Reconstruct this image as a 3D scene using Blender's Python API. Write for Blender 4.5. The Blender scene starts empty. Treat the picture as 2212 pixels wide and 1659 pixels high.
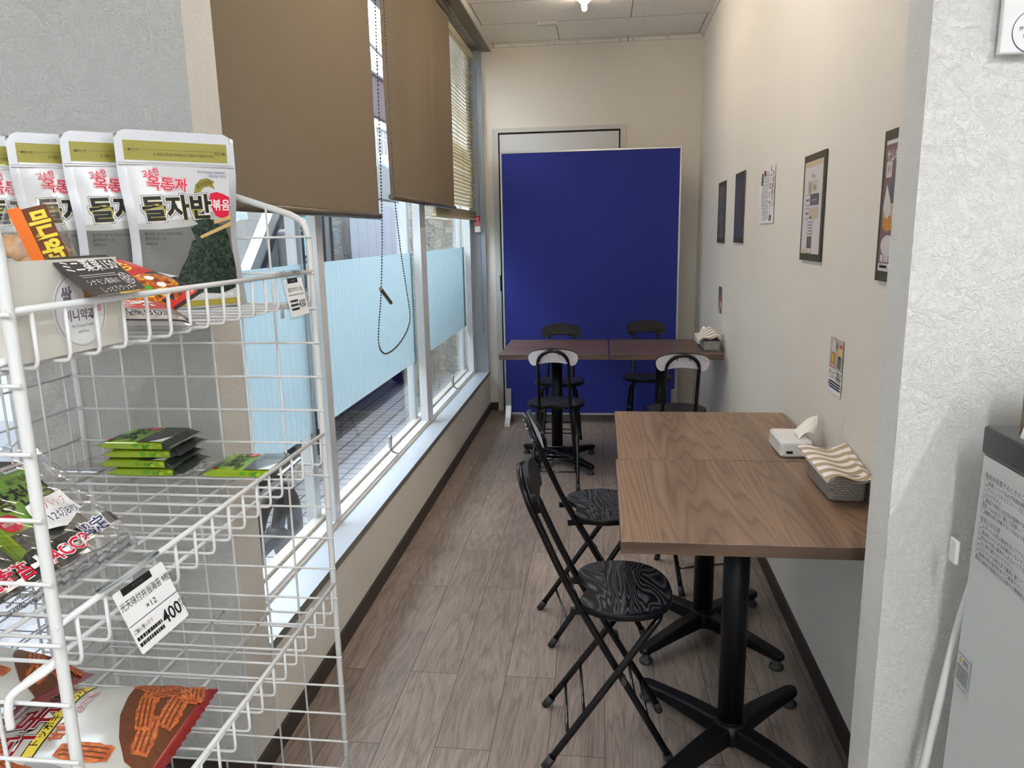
import bpy, bmesh, math, random
from mathutils import Vector, Matrix
random.seed(7)
PI = math.pi
S = bpy.context.scene
COL = S.collection

# ------------------------------------------------------------------ camera
cd = bpy.data.cameras.new('camera')
cam = bpy.data.objects.new('camera', cd)
COL.objects.link(cam)
S.camera = cam
cd.sensor_width = 36.0
cd.lens = 25.992
cd.clip_start = 0.02
cd.clip_end = 200
yaw, pit, roll = math.radians(6.9536), math.radians(11.4375), math.radians(-1.1487)
R0 = Matrix(((1, 0, 0), (0, 0, -1), (0, 1, 0)))
Ry = Matrix(((math.cos(yaw), 0, math.sin(yaw)), (0, 1, 0), (-math.sin(yaw), 0, math.cos(yaw))))
Rx = Matrix(((1, 0, 0), (0, math.cos(pit), -math.sin(pit)), (0, math.sin(pit), math.cos(pit))))
Rz = Matrix(((math.cos(roll), -math.sin(roll), 0), (math.sin(roll), math.cos(roll), 0), (0, 0, 1)))
RC = Rz @ Rx @ Ry @ R0
MW = Matrix((RC[0], -RC[1], -RC[2])).transposed().to_4x4()
MW.translation = Vector((0, 0, 1.35))
cam.matrix_world = MW

# ------------------------------------------------------------------ world, exposure
W = bpy.data.worlds.new('sky')
S.world = W
W.use_nodes = True
wn = W.node_tree.nodes
bg = wn['Background']
tc = wn.new('ShaderNodeTexCoord')
mp = wn.new('ShaderNodeMapping'); mp.inputs['Scale'].default_value = (1, 1, 2.5)
nz = wn.new('ShaderNodeTexNoise'); nz.inputs['Scale'].default_value = 2.2; nz.inputs['Detail'].default_value = 5
cr = wn.new('ShaderNodeValToRGB')
cr.color_ramp.elements[0].position = .35; cr.color_ramp.elements[0].color = (.62, .78, 1, 1)
cr.color_ramp.elements[1].position = .62; cr.color_ramp.elements[1].color = (.93, .97, 1, 1)
wl = W.node_tree.links
wl.new(tc.outputs['Generated'], mp.inputs['Vector']); wl.new(mp.outputs[0], nz.inputs['Vector'])
wl.new(nz.outputs['Fac'], cr.inputs['Fac']); wl.new(cr.outputs['Color'], bg.inputs['Color'])
bg.inputs['Strength'].default_value = 5.8
S.view_settings.view_transform = 'Standard'
S.view_settings.look = 'None'
S.view_settings.gamma = 1
S.view_settings.exposure = 1.5
try:
    S.view_settings.use_curve_mapping = False
except Exception:
    pass
S.cycles.use_denoising = True
S.cycles.max_bounces = 9
S.cycles.diffuse_bounces = 5
S.cycles.transparent_max_bounces = 24
S.cycles.sample_clamp_indirect = 6

# ------------------------------------------------------------------ materials
M = {}
def nodes(m):
    return m.node_tree.nodes, m.node_tree.links
def mat(name, c, r=.5, metal=0., spec=.5, **k):
    m = bpy.data.materials.new(name); m.use_nodes = True
    b = m.node_tree.nodes['Principled BSDF']
    b.inputs['Base Color'].default_value = (*c, 1)
    b.inputs['Roughness'].default_value = r
    b.inputs['Metallic'].default_value = metal
    b.inputs['Specular IOR Level'].default_value = spec
    for a, v in k.items():
        b.inputs[a.replace('_', ' ')].default_value = v
    M[name] = m
    return m
def coords(m, scale=(1, 1, 1), rot=(0, 0, 0), kind='Object'):
    n, l = nodes(m)
    t = n.new('ShaderNodeTexCoord'); p = n.new('ShaderNodeMapping')
    p.inputs['Scale'].default_value = scale; p.inputs['Rotation'].default_value = rot
    l.new(t.outputs[kind], p.inputs['Vector'])
    return p.outputs['Vector']
def noise(m, vec, scale=5, detail=3, rough=.5, dist=0):
    n, l = nodes(m)
    x = n.new('ShaderNodeTexNoise')
    x.inputs['Scale'].default_value = scale; x.inputs['Detail'].default_value = detail
    x.inputs['Roughness'].default_value = rough; x.inputs['Distortion'].default_value = dist
    if vec is not None: l.new(vec, x.inputs['Vector'])
    return x.outputs['Fac']
def ramp(m, fac, stops, interp='LINEAR'):
    n, l = nodes(m)
    x = n.new('ShaderNodeValToRGB'); e = x.color_ramp; e.interpolation = interp
    while len(e.elements) < len(stops): e.elements.new(.5)
    for el, (p, c) in zip(e.elements, stops):
        el.position = p; el.color = (*c, 1)
    l.new(fac, x.inputs['Fac'])
    return x.outputs['Color']
def mixc(m, fac, a, b, mode='MIX'):
    n, l = nodes(m)
    x = n.new('ShaderNodeMix'); x.data_type = 'RGBA'; x.blend_type = mode
    for s, v in ((0, fac), (6, a), (7, b)):
        if hasattr(v, 'node'): l.new(v, x.inputs[s])
        elif s == 0: x.inputs[0].default_value = v
        else: x.inputs[s].default_value = (*v, 1)
    return x.outputs[2]
def setc(m, col):
    nodes(m)[1].new(col, m.node_tree.nodes['Principled BSDF'].inputs['Base Color'])
def bump(m, h, strength=.3, dist=.002):
    n, l = nodes(m)
    b = n.new('ShaderNodeBump'); b.inputs['Strength'].default_value = strength; b.inputs['Distance'].default_value = dist
    l.new(h, b.inputs['Height']); l.new(b.outputs[0], m.node_tree.nodes['Principled BSDF'].inputs['Normal'])
def wallpaper(name, c, sc=55, st=.55, d=.004):
    m = mat(name, c, .75, spec=.3)
    v = coords(m, (1, 1, 1))
    a = noise(m, v, sc, 4, .62, 1.6)
    h = ramp(m, a, [(.36, (0, 0, 0)), (.5, (.75,) * 3), (.64, (1,) * 3)])
    bump(m, h, st, d)
    bl = noise(m, v, 1.7, 3)
    setc(m, ramp(m, bl, [(.3, tuple(x * .965 for x in c)), (.7, c)]))
    return m
wallpaper('cream wallpaper', (.78, .73, .645), 120, .35, .002)
wallpaper('white wallpaper', (.84, .85, .835), 95, .65, .004)
wallpaper('daylit cream wallpaper', (.87, .835, .775), 150, .5, .003)  # cream wallpaper lightened for the right wall, missing daylight put into its colour
wallpaper('shaded white wallpaper', (.54, .55, .535), 95, .65, .004)  # white wallpaper toned down; weaker light on the pier front is in the colour
wallpaper('beige wallpaper', (.76, .72, .66), 120, .4, .002)
wallpaper('pier wallpaper', (.62, .60, .565), 70, .5, .003)
wallpaper('stucco', (.42, .385, .32), 18, 1, .012)
mat('plain white', (.8, .8, .8), .6)
mat('baseboard brown', (.028, .021, .018), .45)
mat('white paint', (.60, .62, .64), .35)
mat('ivory paint', (.55, .52, .46), .4)
mat('sill blue', (.42, .47, .53), .28)
mat('sill edge', (.15, .15, .14), .5)
mat('grey panel', (.33, .38, .44), .4)
mat('aluminium', (.5, .5, .5), .35, .85)
mat('bronze metal', (.17, .155, .12), .4, .4)
mat('dark metal', (.05, .05, .05), .4, .6)
mat('black paint', (.0025, .0027, .0033), .25, spec=.32)
mat('black gloss', (.004, .004, .005), .1, spec=.9)
mat('black satin', (.003, .0033, .0045), .42, spec=.2)
mat('black rubber', (.012, .012, .012), .6)
mat('chrome', (.75, .75, .75), .12, 1)
mat('door grey', (.62, .61, .60), .5)
mat('door frame', (.55, .53, .49), .5)
mat('gap black', (.006, .006, .006), .7)
mat('rack white', (.68, .69, .69), .28)
mat('white plastic', (.8, .8, .8), .3)
mat('lavender board', (.66, .62, .68), .6)
mat('paper white', (.86, .86, .87), .5)
mat('tissue', (.88, .87, .84), .8, Subsurface_Weight=.1)
mat('ink', (.012, .012, .014), .5)
mat('ink grey', (.16, .16, .17), .5)
mat('ink red', (.62, .015, .05), .4)
mat('ink dark red', (.28, .01, .02), .4)
mat('ink navy', (.015, .02, .12), .4)
mat('ink blue', (.02, .06, .4), .4)
mat('ink sky', (.05, .3, .7), .4)
mat('ink white', (.85, .85, .85), .4)
mat('ink gold', (.36, .30, .05), .3)
mat('ink yellow', (.78, .62, .08), .35)
mat('ink orange', (.75, .17, .03), .4)
mat('ink brown', (.13, .045, .02), .4)
mat('ink tan', (.55, .38, .15), .5)
mat('ink green', (.10, .32, .02), .35)
mat('ink lime', (.36, .55, .03), .3)
mat('ink leaf', (.04, .2, .03), .35)
mat('ink mint', (.55, .75, .65), .4)
mat('ink violet', (.2, .16, .2), .5)
mat('olive frame', (.06, .052, .026), .5)
mat('chalk card', (.042, .037, .036), .6, spec=.2)
mat('yellow sign', (.8, .6, .02), .4)

for k_ in list(M):
    if k_.startswith('ink'): M[k_].node_tree.nodes['Principled BSDF'].inputs['Specular IOR Level'].default_value = .18
# foil pouches
mat('foil white', (.56, .57, .60), .25, .45)
mat('pouch white', (.62, .63, .65), .25, spec=.7)
mat('pouch grey', (.13, .13, .122), .25, spec=.4)
mat('pouch pale', (.42, .42, .40), .25, spec=.7)
m = mat('foil silver', (.62, .62, .64), .25, .9)
m = mat('pouch gold', (.27, .24, .03), .22, .25, spec=.7)
m = mat('nori', (.02, .035, .02), .4, spec=.2)
v = coords(m); a = noise(m, v, 75, 6, .78, 2.2)
setc(m, ramp(m, a, [(.38, (.002, .004, .003)), (.49, (.010, .02, .014)), (.56, (.045, .075, .05)), (.62, (.012, .025, .016)), (.68, (.12, .16, .10)), (.74, (.5, .5, .28))]))
m = mat('nori pack', (.02, .03, .02), .3)
v = coords(m); a = noise(m, v, 60, 5, .7, .5)
setc(m, ramp(m, a, [(.4, (.008, .012, .01)), (.56, (.03, .042, .034)), (.7, (.12, .14, .11))]))
m = mat('green pack', (.12, .33, .02), .22, spec=.7)
v = coords(m); a = noise(m, v, 14, 2)
setc(m, ramp(m, a, [(.35, (.09, .27, .015)), (.65, (.22, .45, .03))]))
m = mat('green side', (.3, .45, .02), .2, .15, spec=.8)
m = mat('snack orange', (.6, .14, .03), .55)
v = coords(m, (1, 1, 1)); a = noise(m, v, 130, 4, .7)
setc(m, ramp(m, a, [(.3, (.22, .035, .008)), (.5, (.52, .11, .02)), (.7, (.72, .25, .06))]))
m = mat('noodle photo', (.4, .1, .02), .3)
v = coords(m); a = noise(m, v, 70, 4, .7, 1)
setc(m, ramp(m, a, [(.35, (.1, .012, .006)), (.5, (.5, .1, .01)), (.62, (.75, .4, .05)), (.7, (.9, .8, .6))]))
mat('chip bag', (.62, .61, .57), .24, .15, spec=.7)
mat('chip seal', (.26, .012, .014), .25, .2, spec=.7)
mat('ramen red', (.55, .02, .015), .2, spec=.7)
mat('ramen black', (.02, .014, .013), .22, spec=.7)
m = mat('cookie', (.55, .25, .05), .3, spec=.7)
v = coords(m); a = noise(m, v, 60, 4)
setc(m, ramp(m, a, [(.35, (.22, .08, .015)), (.55, (.58, .27, .06)), (.75, (.7, .4, .14))]))
mat('tray brown', (.16, .1, .07), .4)
mat('box board', (.68, .66, .60), .6)

def clear(name, tint=(1, 1, 1), gloss=.12, rough=.06, ior=1.45):
    m = bpy.data.materials.new(name); m.use_nodes = True
    n, l = nodes(m); n.clear()
    o = n.new('ShaderNodeOutputMaterial'); mx = n.new('ShaderNodeMixShader')
    t = n.new('ShaderNodeBsdfTransparent'); g = n.new('ShaderNodeBsdfGlossy'); f = n.new('ShaderNodeLayerWeight')
    f.inputs['Blend'].default_value = .5
    pw = n.new('ShaderNodeMath'); pw.operation = 'POWER'; pw.inputs[1].default_value = 5
    mu = n.new('ShaderNodeMath'); mu.operation = 'MULTIPLY_ADD'; mu.inputs[1].default_value = .9; mu.inputs[2].default_value = .035 + gloss; mu.use_clamp = True
    t.inputs['Color'].default_value = (*tint, 1); g.inputs['Roughness'].default_value = rough
    l.new(f.outputs['Facing'], pw.inputs[0]); l.new(pw.outputs[0], mu.inputs[0]); l.new(mu.outputs[0], mx.inputs[0])
    l.new(t.outputs[0], mx.inputs[1]); l.new(g.outputs[0], mx.inputs[2]); l.new(mx.outputs[0], o.inputs['Surface'])
    M[name] = m
    return m
clear('window glass', (.97, .985, .98), 0, 0, 1.45)
clear('vehicle glass', (.62, .72, .72), .0, .02)
clear('clear film', (.95, .95, .95), .10, .09)
clear('clear tag', (.95, .96, .96), .02, .1)

def translucent(name, c, tr=.5, gloss=0., rough=.4, lines=None, weave=0, transp=0.):
    m = bpy.data.materials.new(name); m.use_nodes = True
    n, l = nodes(m); n.clear()
    o = n.new('ShaderNodeOutputMaterial')
    d = n.new('ShaderNodeBsdfDiffuse'); t = n.new('ShaderNodeBsdfTranslucent'); a = n.new('ShaderNodeMixShader')
    a.inputs[0].default_value = tr
    d.inputs['Color'].default_value = (*c, 1); t.inputs['Color'].default_value = (*c, 1)
    l.new(d.outputs[0], a.inputs[1]); l.new(t.outputs[0], a.inputs[2])
    out = a.outputs[0]
    if gloss:
        g = n.new('ShaderNodeBsdfGlossy'); g.inputs['Roughness'].default_value = rough
        b = n.new('ShaderNodeMixShader'); b.inputs[0].default_value = gloss
        l.new(out, b.inputs[1]); l.new(g.outputs[0], b.inputs[2]); out = b.outputs[0]
    if transp:
        g = n.new('ShaderNodeBsdfTransparent')
        b = n.new('ShaderNodeMixShader'); b.inputs[0].default_value = transp
        l.new(out, b.inputs[1]); l.new(g.outputs[0], b.inputs[2]); out = b.outputs[0]
    if lines:
        v = coords(m); s = n.new('ShaderNodeSeparateXYZ'); l.new(v, s.inputs[0])
        k = n.new('ShaderNodeMath'); k.operation = 'FRACT'; mu = n.new('ShaderNodeMath'); mu.operation = 'MULTIPLY'
        mu.inputs[1].default_value = 1 / lines; l.new(s.outputs['Y'], mu.inputs[0]); l.new(mu.outputs[0], k.inputs[0])
        cl = ramp(m, k.outputs[0], [(0, tuple(x * .5 for x in c)), (.05, c), (1, c)])
        nn = noise(m, coords(m, (1, 12, 3)), 3, 4)
        c2 = ramp(m, nn, [(.3, (.93,) * 3), (.7, (1,) * 3)])
        cc = mixc(m, 1.0, cl, c2, 'MULTIPLY')
        sp = noise(m, v, 70, 3, .7)
        cc = mixc(m, ramp(m, sp, [(.71, (0,) * 3), (.76, (1,) * 3)]), cc, (.8, .85, .9))
        fr = noise(m, coords(m, (1, 8, 2)), 9, 6, .75)
        ed = n.new('ShaderNodeMapRange'); ed.inputs['From Min'].default_value = .80; ed.inputs['From Max'].default_value = .67; l.new(s.outputs['Z'], ed.inputs['Value'])
        em = n.new('ShaderNodeMath'); em.operation = 'MULTIPLY'; l.new(ed.outputs[0], em.inputs[0]); l.new(ramp(m, fr, [(.48, (0,) * 3), (.62, (.55,) * 3)]), em.inputs[1])
        cc = mixc(m, em.outputs[0], cc, (.62, .66, .72))
        l.new(cc, d.inputs['Color']); l.new(cc, t.inputs['Color'])
    if weave:
        v = coords(m); nn = noise(m, v, weave, 2)
        cc = ramp(m, nn, [(.35, tuple(x * .9 for x in c)), (.65, c)])
        l.new(cc, d.inputs['Color']); l.new(cc, t.inputs['Color'])
    l.new(out, o.inputs['Surface'])
    M[name] = m
    return m
translucent('frosted film', (.40, .53, .58), .64, .04, .35, lines=.0405)
translucent('blind cloth', (.185, .148, .108), .03, weave=420)
translucent('slat cream', (.62, .54, .38), .12, .05, .3)
translucent('napkin', (.85, .82, .80), .15)
mat('blind bar', (.10, .078, .055), .35, .3)
mat('cord dark', (.03, .022, .02), .5)

# blue felt board
m = mat('blue felt', (.012, .02, .145), .85, spec=.2)
v = coords(m); a = noise(m, v, 600, 2)
setc(m, ramp(m, a, [(.3, (.018, .026, .18)), (.7, (.026, .038, .235))]))
# napkin stripes
m = mat('striped napkin', (.8, .8, .8), .8)
v = coords(m); n_, l_ = nodes(m)
sx = n_.new('ShaderNodeSeparateXYZ'); l_.new(v, sx.inputs[0])
mu = n_.new('ShaderNodeMath'); mu.operation = 'MULTIPLY'; mu.inputs[1].default_value = 1 / .046
fr = n_.new('ShaderNodeMath'); fr.operation = 'FRACT'
l_.new(sx.outputs['Y'], mu.inputs[0]); l_.new(mu.outputs[0], fr.inputs[0])
setc(m, ramp(m, fr.outputs[0], [(0, (.40, .33, .23)), (.5, (.84, .82, .82))], 'CONSTANT'))
# woven plastic
m = mat('woven plastic', (.34, .32, .30), .45)
v = coords(m, (1, 1, 1)); n_, l_ = nodes(m)
sx = n_.new('ShaderNodeSeparateXYZ'); l_.new(v, sx.inputs[0])
ad = n_.new('ShaderNodeMath'); ad.operation = 'ADD'; l_.new(sx.outputs['X'], ad.inputs[0]); l_.new(sx.outputs['Y'], ad.inputs[1])
cb = n_.new('ShaderNodeCombineXYZ'); l_.new(ad.outputs[0], cb.inputs['X']); l_.new(sx.outputs['Z'], cb.inputs['Y'])
ck = n_.new('ShaderNodeTexBrick'); ck.offset = .5
for a_, b_ in (('Scale', 1), ('Brick Width', .0125), ('Row Height', .0064), ('Mortar Size', .0008)): ck.inputs[a_].default_value = b_
ck.inputs['Color1'].default_value = (.42, .40, .38, 1); ck.inputs['Color2'].default_value = (.33, .31, .295, 1); ck.inputs['Mortar'].default_value = (.19, .18, .165, 1)
l_.new(cb.outputs[0], ck.inputs['Vector']); setc(m, ck.outputs['Color'])
iv = n_.new('ShaderNodeMath'); iv.operation = 'SUBTRACT'; iv.inputs[0].default_value = 1; l_.new(ck.outputs['Fac'], iv.inputs[1])
bump(m, iv.outputs[0], .8, .002)

# wood laminate for table tops (grain along local Y or X)
def wood(name, dark, mid, light, axis, rough=.38):
    m = mat(name, mid, rough, spec=.4)
    st = (1.0, .075, 1) if axis == 'Y' else (.075, 1.0, 1)
    a = noise(m, coords(m, st), 8.5, 1.5, .4, .35)
    n, l = nodes(m)
    k = n.new('ShaderNodeMath'); k.operation = 'MULTIPLY'; k.inputs[1].default_value = 22; l.new(a, k.inputs[0])
    f = n.new('ShaderNodeMath'); f.operation = 'FRACT'; l.new(k.outputs[0], f.inputs[0])
    rings = ramp(m, f.outputs[0], [(0, dark), (.22, mid), (.6, light), (.85, mid), (1, dark)])
    st2 = (120, 4, 1) if axis == 'Y' else (4, 120, 1)
    fine = ramp(m, noise(m, coords(m, st2), 2, 3), [(.3, (.80,) * 3), (.6, (1,) * 3)])
    st3 = (9, .25, 1) if axis == 'Y' else (.25, 9, 1)
    broad = ramp(m, noise(m, coords(m, st3), 1, 2), [(.38, (.80, .77, .74)), (.5, (1,) * 3), (.62, (1.12, 1.09, 1.05))])
    c = mixc(m, 1, mixc(m, 1, rings, fine, 'MULTIPLY'), broad, 'MULTIPLY')
    setc(m, c)
    return m
wood('walnut long', (.145, .092, .062), (.215, .141, .097), (.25, .165, .115), 'Y')
wood('walnut cross', (.075, .045, .040), (.115, .070, .058), (.14, .088, .072), 'X')
wood('walnut edge', (.05, .03, .02), (.075, .046, .03), (.10, .062, .04), 'X', .45)
# ash grain black seat
m = mat('black ash', (.006, .006, .007), .45, spec=.2)
v = coords(m, (1, .28, 1)); a = noise(m, v, 10, 2, .5, .8)
n_, l_ = nodes(m)
k = n_.new('ShaderNodeMath'); k.operation = 'MULTIPLY'; k.inputs[1].default_value = 22; l_.new(a, k.inputs[0])
f = n_.new('ShaderNodeMath'); f.operation = 'FRACT'; l_.new(k.outputs[0], f.inputs[0])
fi = noise(m, coords(m, (200, 30, 1)), 2, 3)
rg = ramp(m, f.outputs[0], [(0, (.004,) * 3), (.3, (.005, .005, .006)), (.55, (.105, .11, .135)), (.8, (.035, .037, .047)), (1, (.004,) * 3)])
setc(m, mixc(m, 1, rg, ramp(m, fi, [(.3, (.35,) * 3), (.6, (1,) * 3)]), 'MULTIPLY'))
bump(m, f.outputs[0], .15, .001)
# floor planks along Y
m = mat('vinyl planks', (.2, .15, .12), .42, spec=.45)
n_, l_ = nodes(m)
t_ = n_.new('ShaderNodeTexCoord'); sx = n_.new('ShaderNodeSeparateXYZ'); cb = n_.new('ShaderNodeCombineXYZ')
l_.new(t_.outputs['Object'], sx.inputs[0])
a1 = n_.new('ShaderNodeMath'); a1.operation = 'ADD'; a1.inputs[1].default_value = .44 + .152 * 40; l_.new(sx.outputs['X'], a1.inputs[0])
a2 = n_.new('ShaderNodeMath'); a2.operation = 'ADD'; a2.inputs[1].default_value = -2.06 + .92 * 20; l_.new(sx.outputs['Y'], a2.inputs[0])
l_.new(a2.outputs[0], cb.inputs['X']); l_.new(a1.outputs[0], cb.inputs['Y'])
bk = n_.new('ShaderNodeTexBrick'); bk.offset = .37; bk.offset_frequency = 2
for a_, b_ in (('Scale', 1), ('Brick Width', .92), ('Row Height', .152), ('Mortar Size', .0012), ('Bias', 0)): bk.inputs[a_].default_value = b_
bk.inputs['Color1'].default_value = (.235, .183, .155, 1); bk.inputs['Color2'].default_value = (.29, .226, .192, 1); bk.inputs['Mortar'].default_value = (.06, .045, .036, 1)
l_.new(cb.outputs[0], bk.inputs['Vector'])
# per-plank grain offset
rnd = n_.new('ShaderNodeVectorMath'); rnd.operation = 'SCALE'; rnd.inputs['Scale'].default_value = 40
l_.new(bk.outputs['Color'], rnd.inputs[0])
va = n_.new('ShaderNodeVectorMath'); va.operation = 'ADD'
l_.new(t_.outputs['Object'], va.inputs[0]); l_.new(rnd.outputs[0], va.inputs[1])
mpp = n_.new('ShaderNodeMapping'); mpp.inputs['Scale'].default_value = (1, .12, 1); l_.new(va.outputs[0], mpp.inputs[0])
g1 = noise(m, mpp.outputs[0], 9, 3, .5, .7)
k = n_.new('ShaderNodeMath'); k.operation = 'MULTIPLY'; k.inputs[1].default_value = 11; l_.new(g1, k.inputs[0])
f = n_.new('ShaderNodeMath'); f.operation = 'FRACT'; l_.new(k.outputs[0], f.inputs[0])
rg = ramp(m, f.outputs[0], [(0, (.66,) * 3), (.15, (.88,) * 3), (.7, (1.06,) * 3), (1, (.8,) * 3)])
mp2 = n_.new('ShaderNodeMapping'); mp2.inputs['Scale'].default_value = (110, 5, 1); l_.new(va.outputs[0], mp2.inputs[0])
g2 = ramp(m, noise(m, mp2.outputs[0], 2, 4, .6), [(.3, (.68,) * 3), (.62, (1.08,) * 3)])
g3 = ramp(m, noise(m, coords(m), 2.4, 4), [(.3, (.85,) * 3), (.7, (1.1,) * 3)])
setc(m, mixc(m, 1, mixc(m, 1, mixc(m, 1, bk.outputs['Color'], rg, 'MULTIPLY'), g2, 'MULTIPLY'), g3, 'MULTIPLY'))
# ceiling boards
m = mat('ceiling board', (.62, .60, .56), .85, spec=.2)
n_, l_ = nodes(m)
t_ = n_.new('ShaderNodeTexCoord'); mp_ = n_.new('ShaderNodeMapping'); mp_.inputs['Location'].default_value = (.565 + .955 * 20, -5.055 + .455 * 40, 0)
l_.new(t_.outputs['Object'], mp_.inputs[0])
bk = n_.new('ShaderNodeTexBrick'); bk.offset = .5
for a_, b_ in (('Scale', 1), ('Brick Width', .945), ('Row Height', .455), ('Mortar Size', .003)): bk.inputs[a_].default_value = b_
bk.inputs['Color1'].default_value = (.8, .77, .72, 1); bk.inputs['Color2'].default_value = (.77, .74, .69, 1); bk.inputs['Mortar'].default_value = (.2, .18, .15, 1)
l_.new(mp_.outputs[0], bk.inputs['Vector'])
fl = noise(m, coords(m, (30, 90, 1)), 1.3, 4, .7)
setc(m, mixc(m, 1, bk.outputs['Color'], ramp(m, fl, [(.33, (.62, .6, .57)), (.42, (1,) * 3)]), 'MULTIPLY'))
# outside paving, siding
m = mat('paving', (.5, .48, .5), .8, spec=.1)
n_, l_ = nodes(m)
bk = n_.new('ShaderNodeTexBrick'); bk.offset = 0
for a_, b_ in (('Scale', 1), ('Brick Width', .105), ('Row Height', .095), ('Mortar Size', .0048)): bk.inputs[a_].default_value = b_
bk.inputs['Color1'].default_value = (.31, .297, .31, 1); bk.inputs['Color2'].default_value = (.29, .28, .29, 1); bk.inputs['Mortar'].default_value = (.045, .042, .047, 1)
l_.new(coords(m, (1, 1, 1), (0, 0, 0)), bk.inputs['Vector']); setc(m, bk.outputs['Color'])
def siding(name, c, step, axis):
    m = mat(name, c, .9, spec=.05)
    n, l = nodes(m); v = coords(m); s = n.new('ShaderNodeSeparateXYZ'); l.new(v, s.inputs[0])
    mu = n.new('ShaderNodeMath'); mu.operation = 'MULTIPLY'; mu.inputs[1].default_value = 1 / step
    f = n.new('ShaderNodeMath'); f.operation = 'FRACT'
    l.new(s.outputs[axis], mu.inputs[0]); l.new(mu.outputs[0], f.inputs[0])
    setc(m, ramp(m, f.outputs[0], [(0, tuple(x * .6 for x in c)), (.08, c), (1, c)]))
siding('grey siding', (.15, .143, .147), .45, 'Y')
siding('white siding', (.5, .52, .55), .3, 'Y')
siding('cream siding', (.21, .19, .165), .9, 'Y')
mat('mauve fascia', (.042, .031, .035), .9, spec=.05)
mat('van white', (.34, .35, .365), .2, spec=.6)
mat('van dark', (.02, .022, .025), .5)
mat('van seat', (.10, .10, .105), .8)
mat('tyre', (.015, .015, .015), .7)
mat('asphalt', (.2, .2, .2), .9)
def emission(name, c, s):
    m = bpy.data.materials.new(name); m.use_nodes = True
    n, l = nodes(m); n.clear(); o = n.new('ShaderNodeOutputMaterial'); e = n.new('ShaderNodeEmission')
    e.inputs['Color'].default_value = (*c, 1); e.inputs['Strength'].default_value = s; l.new(e.outputs[0], o.inputs['Surface'])
    M[name] = m
emission('warm tube', (1, .84, .66), 15)
emission('bright tube', (1, .88, .74), 25)
emission('cool tube', (.95, .99, 1), 94)

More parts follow.
